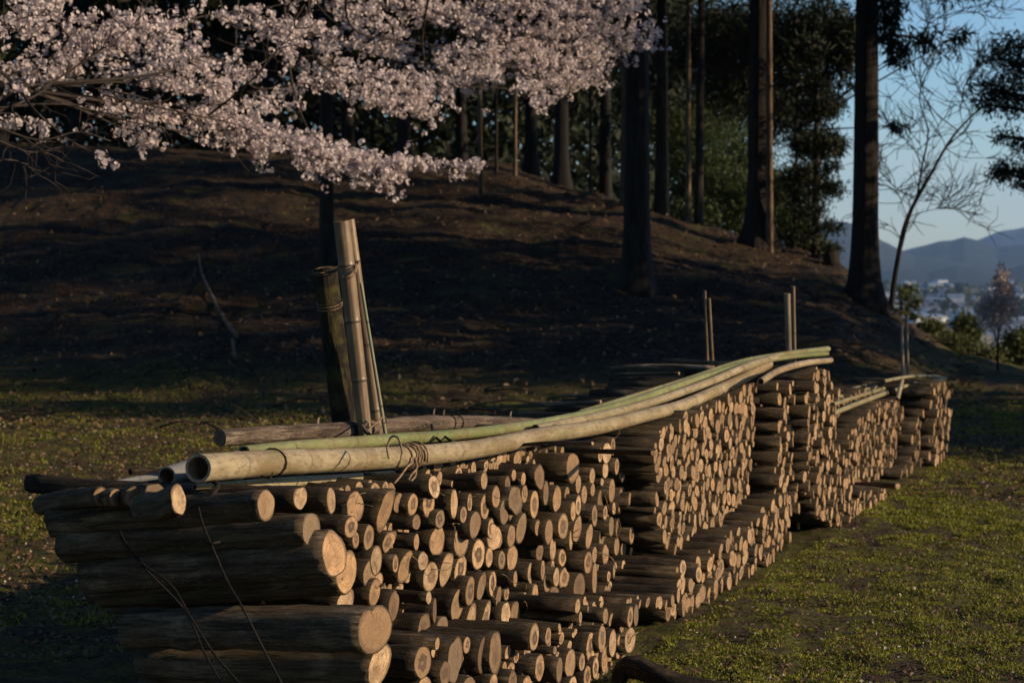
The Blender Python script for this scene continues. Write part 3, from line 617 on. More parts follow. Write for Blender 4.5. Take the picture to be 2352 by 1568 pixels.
bamboo('thin glossy green bamboo just under the thick tan pole', [P(447, 1118, 2.92), P(640, 1102, 3.2), P(830, 1092, 3.5)], .0075, .008, .8, group=G, node=.36)
bamboo('tan bamboo half hidden beneath the thick tan pole', [P(500, 1132, 2.98), P(640, 1112, 3.2), P(900, 1092, 3.6)], .010, .017, .3, group=G, node=.36)
for k, (a, b_, tt, r) in enumerate([((880, 665), (1250, 572), -.5, .016), ((885, 690), (1230, 590), -.42, .015), ((885, 720), (1240, 610), -.36, .014), ((888, 770), (1195, 652), -.25, .016)]):
    bamboo(['far bamboo pole, topmost of four on the far pile', 'second bamboo down of four on the far pile', 'third bamboo down of four on the far pile', 'lowest bamboo of four on the far pile'][k], tp([C4(*a), C4((a[0] + b_[0]) / 2, (a[1] + b_[1]) / 2 - 2), C4(*b_)], tt), r, r, .45, group=G, seg=10, node=.45)
bamboo('upper bamboo tip reaching past the far stake', tp([C4(1180, 585), C4(1320, 560), C4(1440, 556), C4(1540, 570)], -.3), .013, .011, .5, group=G, seg=10, node=.45)
bamboo('lower bamboo tip bending past the far stake', tp([C4(1240, 640), C4(1330, 605), C4(1440, 590), C4(1530, 576)], -.2), .013, .011, .5, group=G, seg=10, node=.45)
bamboo('short pale bamboo standing against the far stake', tp([C4(1258, 690), C4(1270, 640), C4(1285, 580)], -.15), .016, .015, .1, group=G, seg=10, node=.45)
# stakes
GS = 'upright stakes holding the piles'
YS = 3.95
def stake(label, top, bot, Yt, r0, r1, green=0., stripe=.6, grey=0., node=.2, group=GS, **k):
    a, b_ = P(*top, Yt), P(*bot, Yt + .02); d = (b_ - a); g = a + d * ((a[2] - .01) / (a[2] - b_[2]))
    return bamboo(label, [a, a + (g - a) * .5, g], r0, r1, green, stripe, grey, node=node, group=group, skin='oldbamboo' if green < .5 else 'bamboo', **k)
S1 = stake('tallest split tan bamboo stake of the near bundle', (785, 508), (838, 990), 3.86, .0285, .019, stripe=.9)
S2 = stake('slimmer tan bamboo stake leaning behind the tallest one', (803, 504), (870, 1000), 3.93, .017, .018, stripe=.7, node=.26)
stake('thin dark green bamboo rod at the right of the stake bundle', (829, 650), (886, 1000), 3.90, .0055, .009, green=1., stripe=0., grey=.25, node=.3, seg=10)
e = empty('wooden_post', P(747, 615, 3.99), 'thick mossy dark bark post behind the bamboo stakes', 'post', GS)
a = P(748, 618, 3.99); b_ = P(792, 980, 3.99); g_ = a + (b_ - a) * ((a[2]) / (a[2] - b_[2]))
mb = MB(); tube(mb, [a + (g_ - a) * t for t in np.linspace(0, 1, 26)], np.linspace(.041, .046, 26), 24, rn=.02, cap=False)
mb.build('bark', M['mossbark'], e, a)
T_, U_, W_ = frames([a, g_]); th = np.linspace(0, 2 * np.pi, 24, endpoint=False)
mb = MB(); rr_ = a + .041 * (np.cos(th)[:, None] * U_[0] + np.sin(th)[:, None] * W_[0]); r2 = a + T_[0] * .03 + .03 * (np.cos(th)[:, None] * U_[0] + np.sin(th)[:, None] * W_[0])
mb.add(np.vstack([rr_, r2, [a + T_[0] * .03]]), [ringfaces(2, 24), np.stack([np.full(24, 48), 24 + np.arange(24), 24 + (np.arange(24) + 1) % 24], -1)]); mb.build('top_face', M['hollow'], e, a)
stake('left of the two thin stakes behind the second pile', (1619, 668), (1625, 815), 6.75, .008, .008, node=.4, seg=10)
stake('right shorter one of the two thin stakes behind the second pile', (1629, 685), (1636, 815), 6.75, .0085, .0085, node=.4, seg=10)
stake('brown thick stake on the narrow columns', (1808, 674), (1812, 830), 6.25, .018, .018, stripe=1., grey=.2, node=.5, seg=12)
stake('pale thin bamboo stake beside the brown one', (1822, 657), (1826, 855), 6.15, .0095, .0095, node=.4, seg=10)
YF = PT(2080, 885, -.42)[1] / K
stake('short dark stake on the far pile', (2071, 745), (2075, 890), YF, .013, .014, stripe=1., grey=.4, node=.5, seg=10)
stake('tall dark stake on the far pile', (2082, 727), (2086, 892), YF, .012, .012, stripe=1., grey=.3, node=.5, seg=10)
# bark log lying behind the stakes
pts = smooth_path([P(505, 1005, 3.60), P(600, 999, 3.69), P(700, 993, 3.79), P(830, 985, 3.92), P(930, 975, 4.03), P(1040, 971, 4.18), P(1150, 970, 4.36), P(1250, 972, 4.55)], 60)
rad = np.interp(np.arange(60), [0, 30, 45, 59], [.027, .030, .026, .017])
rad = rad * (1 + .09 * np.exp(-((np.arange(60) - 33) / 1.5) ** 2) + .08 * np.exp(-((np.arange(60) - 12) / 1.) ** 2) + .02 * rng.standard_normal(60))
e = empty('bark_log', pts[0], 'long scaly barked log lying behind the bamboo stakes', 'log'); mb = MB(); tube(mb, pts, rad, 18, rn=.03, cap=False); mb.build('bark', M['lichen'], e, pts[0])
mb = MB(); T_, U_, W_ = frames(pts); th = np.linspace(0, 2 * np.pi, 18, endpoint=False)
mb.add(np.vstack([pts[0] + rad[0] * (np.cos(th)[:, None] * U_[0] + np.sin(th)[:, None] * W_[0]), [pts[0]]]), [np.stack([np.full(18, 18), np.arange(18), (np.arange(18) + 1) % 18], -1)], np.vstack([np.stack([np.cos(th), np.sin(th), 0 * th + 4], -1), [[0, 0, 4]]]), (.35, .8, .5, 0)); mb.build('cut_face', M['cut'], e, pts[0])
mb = MB()
for q, (px, py) in ((33, (0, 0)), (35, (0, 0)), (14, (0, 0)), (50, (0, 0))):
    p = pts[q] + UP * rad[q]; tube(mb, [p - UP * .01, p + UP * .012 + SD * .006, p + UP * .02 + SD * .02], [.006, .005, .001], 6)
mb.build('branch_stub', M['lichen'], e, pts[0])
e = empty('dark_stick', P(300, 1083, 3.25), 'dark bark stick left of the hollow grey bamboo', 'stick'); mb = MB(); tube(mb, smooth_path([P(300, 1083, 3.25), P(345, 1080, 3.3), P(420, 1076, 3.4)], 10), .009, 10, rn=.05); mb.build('bark', M['bark'], e, P(300, 1083, 3.25))
# ------------------------------------------------------------------ lashings
def helix(base, s0, s1, r, turns, n=14, jitter=.1, tilt=.0):
    s = np.concatenate([[0], np.cumsum(np.linalg.norm(np.diff(base, axis=0), axis=1))]); T, U, W = frames(base)
    q = np.linspace(s0, s1, int(turns * n)); out = []
    for i, x in enumerate(q):
        k = min(np.searchsorted(s, x), len(s) - 1); c = np.array([np.interp(x, s, base[:, j]) for j in range(3)])
        an = 2 * np.pi * i / n; rr = r * (1 + jitter * .35 * math.sin(an * .37 + 1))
        c = c + T[k] * tilt * math.cos(an); out.append(c + rr * (math.cos(an) * U[k] + math.sin(an) * W[k]))
    return out
def s_at(base, px):
    s = np.concatenate([[0], np.cumsum(np.linalg.norm(np.diff(base, axis=0), axis=1))]); xs = 1176 + F * base[:, 0] / base[:, 1]
    return float(np.interp(px, xs, s))
def lashing(label, paths, r, mat='rope', group='lashings round poles and stakes'):
    mb = MB()
    for p in paths: tube(mb, p, r, 6, cap=True)
    o = mb.build('vine_lashing', M[mat], None); return tag(o, label, 'lashing', group)
s0 = s_at(B1, 918); s1 = s_at(B1, 950)
paths = [helix(B1, s0, s0 + .012, .0375, 1.3), helix(B1, s_at(B1, 926), s1, .0385, 5.2, jitter=.25, tilt=.006), helix(B1, s_at(B1, 936), s_at(B1, 956), .0395, 3.2, jitter=.4, tilt=-.01)]
Y0 = 3.28
paths.append(smooth_path([P(893, 1052, 3.25), P(890, 1025, 3.27), P(897, 1005, 3.27), P(911, 1003, 3.25), P(919, 1018, 3.22), P(923, 1040, 3.2), P(918, 1062, 3.19), P(908, 1078, 3.2)], 30))
paths.append(smooth_path([P(952, 1058, 3.2), P(935, 1072, 3.17), P(918, 1095, 3.15), P(905, 1110, 3.14)], 16))
paths.append(smooth_path([P(954, 1052, 3.2), P(956, 1078, 3.18), P(946, 1088, 3.17), P(938, 1102, 3.16)], 14))
paths.append(smooth_path([P(956, 1082, 3.19), P(952, 1096, 3.17), P(944, 1104, 3.16)], 10))
lashing('coiled brown vine wound round the thick tan bamboo pole', paths, .0032)
lashing('thin vine ring round the thick pole near its open end', [helix(B1, s_at(B1, 622), s_at(B1, 626), .0385, 2.2, tilt=.006), smooth_path([P(626, 1085, 2.98), P(620, 1098, 2.97), P(600, 1092, 2.98)], 8)], .0022, 'darkrope')
lashing('vine tie around the bamboo stakes near their upper node', [smooth_path([P(790, 640, 3.83), P(806, 638, 3.82), P(820, 612, 3.86), P(816, 604, 3.95), P(795, 612, 3.99), P(782, 628, 3.9), P(790, 640, 3.83)], 24), smooth_path([P(792, 634, 3.83), P(808, 626, 3.82), P(818, 606, 3.87)], 10)], .003)
lashing('pale vine binding the stake feet to the poles', [smooth_path([P(880, 955, 3.86), P(868, 968, 3.83), P(848, 985, 3.8), P(832, 1005, 3.78)], 14), smooth_path([P(884, 958, 3.86), P(888, 970, 3.86), P(876, 968, 3.86)], 8), smooth_path([P(830, 975, 3.8), P(850, 998, 3.75), P(880, 1012, 3.7)], 12)], .0033)
lashing('loose wire ring on the top of the mossy post', [helix(np.array([a + (g_ - a) * t for t in np.linspace(0, 1, 40)]), .0, .012, .047, 1.6, tilt=.012), helix(np.array([a + (g_ - a) * t for t in np.linspace(0, 1, 40)]), .11, .135, .0455, 2.4, tilt=.014)], .0016)
lashing('dark twig knot across the green bamboo pole', [smooth_path([P(992, 975, 3.95), P(995, 995, 3.88), P(1008, 1010, 3.8), P(1016, 1016, 3.78)], 12), smooth_path([P(996, 995, 3.87), P(984, 1012, 3.8), P(975, 1018, 3.8)], 8), smooth_path([P(1015, 995, 3.9), P(1030, 1008, 3.85), P(1040, 1014, 3.84)], 8)], .0045, 'darkrope')
lashing('double vine bands round the scaly barked log', [helix(pts, s_at(pts, 1030), s_at(pts, 1032), .029, 1.4), helix(pts, s_at(pts, 1048), s_at(pts, 1050), .028, 1.4)], .003, 'darkrope')
lashing('dark strap crossing the foot of the stakes', [smooth_path([P(838, 988, 3.8), P(858, 1005, 3.72), P(885, 1020, 3.66)], 10)], .007, 'darkrope')
lashing('long dark twine slanting down the side of the near corner', [smooth_path([P(248, 1160, 3.0), P(262, 1195, 2.98), P(290, 1255, 2.9), P(335, 1300, 2.84), P(395, 1345, 2.78), P(440, 1420, 2.72), P(495, 1505, 2.66), P(560, 1580, 2.6)], 40), smooth_path([P(255, 1175, 2.99), P(285, 1240, 2.92), P(320, 1292, 2.85), P(420, 1395, 2.8), P(470, 1500, 2.7), P(510, 1570, 2.62)], 40)], .003, 'darkrope')
lashing('second dark twine dropping down the near corner logs', [smooth_path([P(455, 1165, 2.82), P(470, 1215, 2.76), P(485, 1250, 2.74), P(520, 1330, 2.7), P(560, 1400, 2.62), P(600, 1480, 2.6), P(650, 1575, 2.55)], 36), smooth_path([P(470, 1245, 2.74), P(490, 1247, 2.73), P(505, 1243, 2.74)], 8)], .0032, 'darkrope')
lashing('knotted twig tie under the thick pole near the pale split end', [smooth_path([P(490, 1105, 2.9), P(500, 1118, 2.86), P(488, 1135, 2.84), P(470, 1150, 2.84), P(455, 1165, 2.84)], 14), smooth_path([P(445, 1142, 2.88), P(470, 1146, 2.84), P(500, 1140, 2.86)], 10)], .006, 'darkrope')
for i in range(26):
    g = ind[20 + i * 5]; c = g['A'] - g['axis'] * .03 + UP * g['r'] * rng.uniform(.6, 1.1)
    n = 6; q = [c]
    d = unit(rng.standard_normal(3) * [1, 1, .7])
    for k in range(n): d = unit(d + rng.standard_normal(3) * .5 - UP * .15); q.append(q[-1] + d * rng.uniform(.012, .03))
    px, py = topx(c)
    mb = MB(); tube(mb, smooth_path(q, 16), rng.uniform(.0008, .002), 5); tag(mb.build('dry_tendril', M['rope']), f"dry tendril on {g['label']}", 'tendril', 'dry tendrils on the log ends')

# ------------------------------------------------------------------ cherry
BL = dict(fb=MB(), n=0)
def flowers(mb, C, N, size):
    n = len(C)
    up = np.where(np.abs(N[:, 2:3]) > .9, [[1, 0, 0]], [[0, 0, 1.]]); a = np.cross(N, up); a /= np.linalg.norm(a, axis=1)[:, None]; b = np.cross(N, a)
    ph = rng.uniform(0, 6.3, n); s = (size * rng.uniform(.8, 1.15, n))[:, None]; op = rng.uniform(.25, 1.0, n)[:, None]
    for k in range(5):
        an = ph + k * 2 * np.pi / 5; d = np.cos(an)[:, None] * a + np.sin(an)[:, None] * b; q = np.cross(N, d)
        V = np.stack([C, C + s * (d * .34 + q * .2 + N * .12 * op), C + s * (d * .52 + N * .22 * op), C + s * (d * .34 - q * .2 + N * .12 * op)], 1).reshape(-1, 3)
        t = np.repeat(rng.random((n, 4)), 4, 0); mb.add(V, [np.arange(4 * n).reshape(-1, 4)], None, t)
LIMBS = [
 ([(40, 200, 6.2), (230, 239, 6.6), (330, 262, 6.8), (457, 272, 7.0), (560, 292, 7.2), (640, 318, 7.3), (720, 350, 7.4), (800, 368, 7.5), (880, 390, 7.6)], 26, 1.5, .25),
 ([(520, 290, 7.1), (600, 312, 7.2), (700, 350, 7.3), (780, 372, 7.45), (850, 392, 7.5), (920, 400, 7.6)], 34, 1.9, 0.),
 ([(440, 300, 7.0), (540, 300, 7.1), (640, 350, 7.3)], 30, 1.2, 0.),
 ([(800, 372, 7.5), (900, 385, 7.6), (950, 372, 7.7), (1020, 388, 7.75), (1110, 379, 7.8)], 15, 1.8, 0.),
 ([(-60, 270, 5.9), (90, 215, 6.2), (180, 140, 6.4), (260, 90, 6.5), (330, 20, 6.7), (380, -60, 6.8)], 40, 1.2, 0.),
 ([(-60, 90, 6.0), (60, 40, 6.2), (110, 20, 6.4), (170, -30, 6.5)], 40, 1.1, 0.),
 ([(120, 130, 6.4), (200, 60, 6.5), (290, 70, 6.6), (370, 50, 6.8), (420, 20, 7)], 42, 1.1, 0.),
 ([(-40, 150, 6.2), (60, 170, 6.3), (130, 150, 6.4), (200, 190, 6.5)], 36, 1.1, 0.),
 ([(-60, 280, 5.9), (20, 260, 6.1), (80, 280, 6.2), (140, 292, 6.3)], 30, 1.2, 0.),
 ([(180, 250, 6.4), (260, 285, 6.5), (320, 310, 6.6), (370, 340, 6.7)], 26, 1.0, 0.),
 ([(300, 190, 6.6), (400, 200, 6.8), (470, 190, 6.9), (500, 215, 7.), (520, 245, 7.1)], 36, 1.2, 0.),
 ([(380, 165, 6.6), (470, 130, 6.9), (550, 155, 7.1), (610, 140, 7.3), (650, 90, 7.5), (700, 10, 7.7)], 38, 1.2, 0.),
 ([(400, 50, 7.0), (480, 35, 7.1), (600, 20, 7.4), (700, 0, 7.6)], 24, 1.1, 0.),
 ([(560, 70, 7.6), (650, 45, 7.7), (720, 55, 7.8), (790, 95, 7.9)], 34, 1.2, 0.),
 ([(600, 205, 7.9), (700, 190, 8.), (770, 205, 8.1), (850, 225, 8.2), (930, 240, 8.4), (1010, 268, 8.5)], 26, 1.4, 0.),
 ([(740, 150, 8.0), (860, 180, 8.3), (960, 205, 8.5), (1080, 200, 8.8), (1160, 205, 9.), (1250, 248, 9.2)], 34, 1.3, 0.),
 ([(650, -20, 8.5), (850, 15, 8.8), (1000, 25, 9.), (1150, 5, 9.2), (1300, 10, 9.5), (1450, -10, 9.8)], 36, 1.1, 0.),
 ([(800, 50, 8.4), (920, 95, 8.8), (1030, 110, 9.), (1130, 140, 9.2), (1260, 155, 9.5), (1395, 165, 9.8)], 38, 1.3, 0.),
 ([(950, 40, 9.), (1080, 60, 9.3), (1200, 85, 9.5), (1320, 95, 9.8), (1430, 100, 10.), (1510, 75, 10.2)], 36, 1.3, 0.),
 ([(1250, 30, 9.5), (1340, 40, 9.7), (1400, 30, 9.8), (1470, 15, 10.)], 28, 1.1, 0.),
 ([(780, 60, 9.6), (860, 110, 9.8), (930, 150, 10.), (1050, 165, 10.2), (1150, 160, 10.4)], 46, 1.2, 0.),
 ([(1000, 170, 9.), (1150, 150, 9.3), (1250, 190, 9.5), (1340, 200, 9.6)], 26, 1.0, 0.),
 ([(120, 290, 5.9), (165, 325, 5.95), (215, 352, 6.0), (256, 376, 6.0)], 11, 1.3, .8),
 ([(420, 240, 7.), (540, 235, 7.2), (620, 245, 7.4), (700, 240, 7.5)], 18, .7, 0.),
 ([(200, 200, 6.5), (290, 215, 6.6), (380, 240, 6.8)], 24, .5, 0.),
 ([(560, 110, 9.3), (680, 130, 9.4), (760, 120, 9.6)], 36, .8, 0.),
 ([(150, 110, 8.5), (300, 150, 8.8), (420, 110, 8.8)], 46, .6, 0.),
]
tree = empty('cherry_tree', (-5.2, 6.6 * K, HF(-5.2, 6.6 * K)), 'blossoming cherry tree whose pink-white boughs hang over the upper left', 'cherry tree')
TO = np.array(tree.location)
mb = MB(); fork = np.array([-4.5, 6.8 * K, 2.6]); tube(mb, smooth_path([TO, TO + [.1, 0, .9], TO + [.35, .1, 1.8], fork, fork + [.5, .1, .8]], 24), np.linspace(.17, .10, 24), 14, rn=.02); mb.build('trunk', M['trunk'], tree, TO)
sca = smooth_path([fork, [-4.0, 6.9 * K, 3.4], [-2.8, 7.3 * K, 3.9], [-1.2, 8.0 * K, 4.15], [.6, 8.8 * K, 4.3], [1.8, 9.4 * K, 4.4]], 50)
mb = MB(); tube(mb, sca, np.linspace(.09, .03, 50), 10, rn=.02); mb.build('bough', M['twig'], tree, TO)
low = smooth_path([fork - UP * .5, [-3.9, 6.6 * K, 2.35], P(-120, 215, 6.3), P(40, 200, 6.2)], 20)
mb = MB(); tube(mb, low, np.linspace(.06, .022, 20), 10, rn=.02); mb.build('bough', M['twig'], tree, TO)
anchor = np.vstack([sca, low])
for ptsL, hw, dens, bare in LIMBS:
    W3 = np.array([P(*q) for q in ptsL]); start = W3[0]
    an = anchor[np.argmin(np.linalg.norm(anchor - start, axis=1) + 2.0 * (anchor[:, 0] > start[0] + .3))]
    full = smooth_path(np.vstack([[an], W3]) if np.linalg.norm(an - start) > .08 else W3, 46)
    mb = MB(); tube(mb, full, np.linspace(.011, .0025, len(full)), 7, rn=.03)
    path = smooth_path(W3, 40); L = np.linalg.norm(np.diff(path * [1, 1 / K, 1], axis=0), axis=1).sum()
    Ym = W3[:, 1].mean(); sg = hw / F * Ym
    nc = int(dens * 2.0 * (L + .05) * 2 * sg / (.05 ** 2) * .95); cs = []
    for k in range(nc):
        u = rng.random() ** (.8 if bare == 0 else .55); 
        if bare and u < bare: continue
        c = path[int(u * 39)]; o = rng.standard_normal(3) * sg * .62 * np.array([1, 1.4, 1.]); 
        if vnoise(np.array([c[0] * 3 + o[0] * 6]), np.array([c[2] * 7 + o[2] * 9]), 5)[0] < (.42 if an[1] > 0 and hw > 20 else 0) and dens < 1.45: continue
        cs.append(c + o)
    cs = np.array(cs)
    for c in cs[rng.random(len(cs)) < .35]:
        j = path[np.argmin(np.linalg.norm(path - c, axis=1))]; mid = (c + j) / 2 + rng.standard_normal(3) * .02 - UP * .01
        tube(mb, [j, mid, c], [.004, .003, .0015], 4)
    br = mb.build('branch', M['twig'], tree, TO)
    C = []; N = []
    for c in cs:
        m = rng.integers(5, 12); v = rng.standard_normal((m, 3)); v /= np.linalg.norm(v, axis=1)[:, None]
        C.append(c + v * rng.uniform(.012, .034, (m, 1))); N.append(v)
    fb = MB(); C = np.vstack(C); N = np.vstack(N); flowers(fb, C, N, .026); o = fb.build('blossoms', M['blossom'], br, TO, smooth=False); o['kind'] = 'stuff'
    BL['n'] += len(C)
print('flowers', BL['n'])
mb = MB()
for ptsB in ([(-20, 320, 5.6), (60, 345, 5.7), (120, 365, 5.8), (190, 400, 5.9)], [(-20, 300, 5.7), (90, 312, 5.8), (180, 300, 5.9), (260, 318, 6.)], [(-20, 250, 6.), (150, 240, 6.2), (300, 275, 6.4), (430, 300, 6.6), (520, 340, 6.7), (570, 385, 6.8)], [(-20, 380, 5.7), (40, 370, 5.8), (90, 385, 5.9), (140, 402, 5.9)], [(100, 205, 6.), (200, 130, 6.1), (300, 60, 6.2), (350, 20, 6.2)], [(250, 230, 6.4), (420, 260, 6.6), (560, 300, 6.8), (620, 330, 7)], [(480, 270, 6.7), (560, 190, 6.6), (640, 110, 6.6), (700, 20, 6.6)]):
    pp = np.array([P(*q) for q in ptsB]); pp += rng.standard_normal(pp.shape) * .015
    full = smooth_path(pp, 30); tube(mb, full, np.linspace(.007, .002, 30), 6, rn=.05)
    for k in range(10):
        i = rng.integers(4, 28); d = unit(full[i] - full[i - 2] + rng.standard_normal(3) * .02 * np.array([1, 1, 1])); q = [full[i]]
        for m in range(5): d = unit(d + rng.standard_normal(3) * .35); q.append(q[-1] + d * .05)
        tube(mb, q, np.linspace(.004, .001, 6), 4)
mb.build('twigs', M['twig'], tree, TO)

# ------------------------------------------------------------------ trees
def grow_crown(mb, limbs, n_per_m, spread, size, elong=.35, droop=.3, flat=0., tip=.15):
    C = []
    for path in limbs:
        L = np.linalg.norm(np.diff(path, axis=0), axis=1).sum(); n = int(n_per_m * L)
        u = rng.uniform(tip, 1, n); i = u * (len(path) - 1); lo = np.floor(i).astype(int); lo = np.minimum(lo, len(path) - 2)
        c = path[lo] + (path[lo + 1] - path[lo]) * (i - lo)[:, None]
        # clumps
        k = max(1, int(n / 14)); cen = rng.integers(0, n, k); off = rng.standard_normal((k, 3)) * spread * [1, 1, .55]
        w_ = rng.integers(0, k, n); C.append(c[cen][w_] + off[w_] + rng.standard_normal((n, 3)) * spread * .42)
    leaves(mb, np.vstack(C), size, elong, droop, flat)
def conifer(label, base, h, r, zlo, ll, nl=26, dens=130, size=.16, spread=.2, cat='tree', name='conifer_tree', group='tall conifers on the bank', flare=1.6, mat='needle', trunkmat='trunk', droop=.5, lean=(0, 0), llow=None, ups=.0, ll_dir=None):
    base = np.array(base, float); e = empty(name, base, label, cat, group)
    zz = np.concatenate([[-.3, 0, .15, .35, .7, 1.2], np.linspace(2, h, 16)]); path = np.stack([base[0] + lean[0] * zz, base[1] + lean[1] * zz, base[2] + zz], -1)
    rad = r * (1 - .75 * np.clip(zz / h, 0, 1)) * (1 + (flare - 1) * np.exp(-np.clip(zz, 0, 9) / .3))
    th = np.linspace(0, 2 * np.pi, 18, endpoint=False); ol = 1 + .06 * np.cos(5 * th + rng.uniform(0, 6)) + .04 * np.cos(3 * th)
    mb = MB(); tube(mb, path, rad, 18, rn=.012, outline=ol); tk = MB(); limbs = []
    for k in range(nl):
        z = zlo + (h - zlo) * (k / nl) ** .9; az = rng.uniform(0, 6.28); L = ll * (1 - .65 * ((z - zlo) / (h - zlo))) * rng.uniform(.7, 1.15)
        s = base + np.array([lean[0] * z, lean[1] * z, z]); d = np.array([math.cos(az), math.sin(az), 0])
        q = smooth_path([s, s + d * L * .4 + UP * L * (.08 + ups), s + d * L * .8 + UP * L * (.0 + ups), s + d * L + UP * L * (-.12 + ups)], 9); limbs.append(q)
        tube(tk, q, np.linspace(r * .16, .008, 9), 6)
    mb.build('trunk', M[trunkmat], e, base); tk.build('limbs', M[trunkmat], e, base)
    c = MB(); grow_crown(c, limbs, dens * 1.25, spread, size * 1.3, .15, droop + .3); c.build('crown', M[mat], e, base, smooth=False)
    return e
g = ground_at(1463, 672); conifer('massive dark shaded trunk rising behind the blossom tip', g, 15, .17 * g[1] / 14.5 / K, 5.4, 4.6, nl=34, dens=170, size=.3)
g = ground_at(1988, 702); conifer('tallest dark conifer with flared base at the edge of the bank', g, 17, .19 * g[1] / 16 / K, 3.4 + .4, 1.5, nl=30, dens=200, size=.13, flare=1.9)
g = ground_at(1745, 562); conifer('dark conifer with flared mossy foot on the ridge', g, 17, .20, 4.4, 3.8, nl=40, dens=260, size=.2, flare=1.9)
g0 = ground_at(1873, 592); PINE = g0
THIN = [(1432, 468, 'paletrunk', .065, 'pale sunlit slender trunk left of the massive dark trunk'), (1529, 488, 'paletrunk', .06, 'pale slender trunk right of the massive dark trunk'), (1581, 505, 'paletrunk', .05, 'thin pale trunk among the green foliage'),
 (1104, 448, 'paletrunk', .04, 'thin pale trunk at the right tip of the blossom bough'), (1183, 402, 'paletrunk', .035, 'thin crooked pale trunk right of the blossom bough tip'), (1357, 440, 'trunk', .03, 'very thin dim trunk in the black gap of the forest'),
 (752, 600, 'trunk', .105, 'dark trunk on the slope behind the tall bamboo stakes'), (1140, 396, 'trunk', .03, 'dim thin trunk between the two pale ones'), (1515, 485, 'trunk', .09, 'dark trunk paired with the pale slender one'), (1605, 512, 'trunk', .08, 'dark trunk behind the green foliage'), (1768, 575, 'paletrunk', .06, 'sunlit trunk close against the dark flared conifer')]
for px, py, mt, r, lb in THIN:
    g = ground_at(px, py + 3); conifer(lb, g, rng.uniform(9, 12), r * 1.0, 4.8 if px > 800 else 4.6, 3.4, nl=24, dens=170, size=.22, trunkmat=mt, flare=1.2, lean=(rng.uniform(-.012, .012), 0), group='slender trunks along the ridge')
def leafy(label, base, blobs, n, size, mat='evergreen', cat='tree', name='broadleaf_tree', trunk_r=.08, group=None, elong=.5, trunkmat='trunk', clump=.22, flat=0., droop=0.):
    e = empty(name, base, label, cat, group); base = np.array(base); mb = MB(); C = []
    top = max(b[2] for b in blobs)
    main = smooth_path([base - UP * .2, base + UP * .4, np.array([blobs[0][0], blobs[0][1], (base[2] + top) / 2]), np.array([blobs[0][0], blobs[0][1], top])], 14)
    tube(mb, main, np.linspace(trunk_r, trunk_r * .3, 14), 9, rn=.03)
    tot = sum(b[3] * b[4] for b in blobs)
    for bx, by, bz, rx, rz in blobs:
        c0 = np.array([bx, by, bz]); j = main[np.argmin(np.linalg.norm(main - c0 + UP * .4, axis=1))]
        tube(mb, smooth_path([j, (j + c0) / 2 + rng.standard_normal(3) * .08 * rx, c0], 8), np.linspace(trunk_r * .4, trunk_r * .1, 8), 6)
        k = int(n * rx * rz / tot); nc = max(4, k // 22); v = rng.standard_normal((nc, 3)); v /= np.linalg.norm(v, axis=1)[:, None]; v *= rng.random((nc, 1)) ** .4
        cc = c0 + v * [rx, rx, rz]; wi = rng.integers(0, nc, k); C.append(cc[wi] + rng.standard_normal((k, 3)) * clump * min(rx, 1.2))
    mb.build('trunk', M[trunkmat], e, base); c = MB(); leaves(c, np.vstack(C), size, elong, droop, flat); c.build('crown', M[mat], e, base, smooth=False); return e
def blob(px, py, Y, rpx, rpy): q = P(px, py, Y); return (*q, rpx / F * Y * K, rpy / F * Y * K)
leafy('sunlit green evergreen left of the flared conifer, low on the ridge', (*P(1690, 520, 26)[:2], 1.0), [blob(1690, 470, 26, 90, 90), blob(1620, 430, 26.5, 70, 80), blob(1700, 380, 27, 80, 60), blob(1600, 500, 25, 60, 40)], 22000, .13, elong=.3, droop=.3)
leafy('dark evergreen filling the gap above the pale trunks', (*P(1600, 450, 28)[:2], 1.6), [blob(1600, 330, 28, 90, 90), blob(1680, 260, 29, 110, 90), blob(1560, 220, 29, 90, 100)], 24000, .15, elong=.2, droop=.5)
leafy('green shrub tree between the flared conifer and the slender pine', (*P(1820, 560, 24)[:2], 0.9), [blob(1815, 520, 24, 55, 45), blob(1850, 560, 24, 50, 22), blob(1800, 440, 25, 45, 60), blob(1890, 570, 23, 35, 12)], 13000, .11, elong=.25)
YP = PINE[1] / K
leafy('slender pine with tiered foliage right of the ridge', PINE, [blob(1876, 120, YP, 40, 25)] + [blob(x_, y_, YP, a_, b_) for x_, y_, a_, b_ in ((1900, 330, 42, 13), (1845, 400, 42, 14), (1905, 432, 34, 11), (1850, 480, 48, 13), (1912, 520, 26, 9), (1838, 542, 42, 11), (1905, 575, 26, 7), (1885, 250, 45, 18), (1850, 330, 35, 14), (1905, 385, 26, 8), (1880, 190, 35, 15))], 15000, .075, mat='needle', cat='pine', name='pine_tree', trunk_r=.075, elong=.3, clump=.28)
leafy('dark tree crown hanging in upper sky gap left of tallest conifer', (*P(1820, 600, 23)[:2], 0.2), [blob(1830, 150, 22, 90, 60), blob(1880, 60, 22, 90, 60), blob(1800, 260, 23, 70, 60), blob(1870, 330, 22, 55, 40), blob(1890, 230, 22, 50, 30), blob(1740, 80, 23, 120, 80), blob(1640, 100, 24, 120, 80), blob(1850, 420, 22, 60, 30), blob(1700, 200, 24, 90, 60), blob(1940, 120, 18, 40, 90), blob(1930, 330, 22, 25, 20), blob(2040, 30, 16, 30, 60), blob(2060, 120, 16, 22, 26), blob(2120, 90, 16, 30, 14), blob(2060, 290, 16, 10, 20), blob(2210, 75, 16, 25, 12)], 46000, .17, elong=.16, droop=.7, mat='needle', trunk_r=.06, name='conifer_tree')
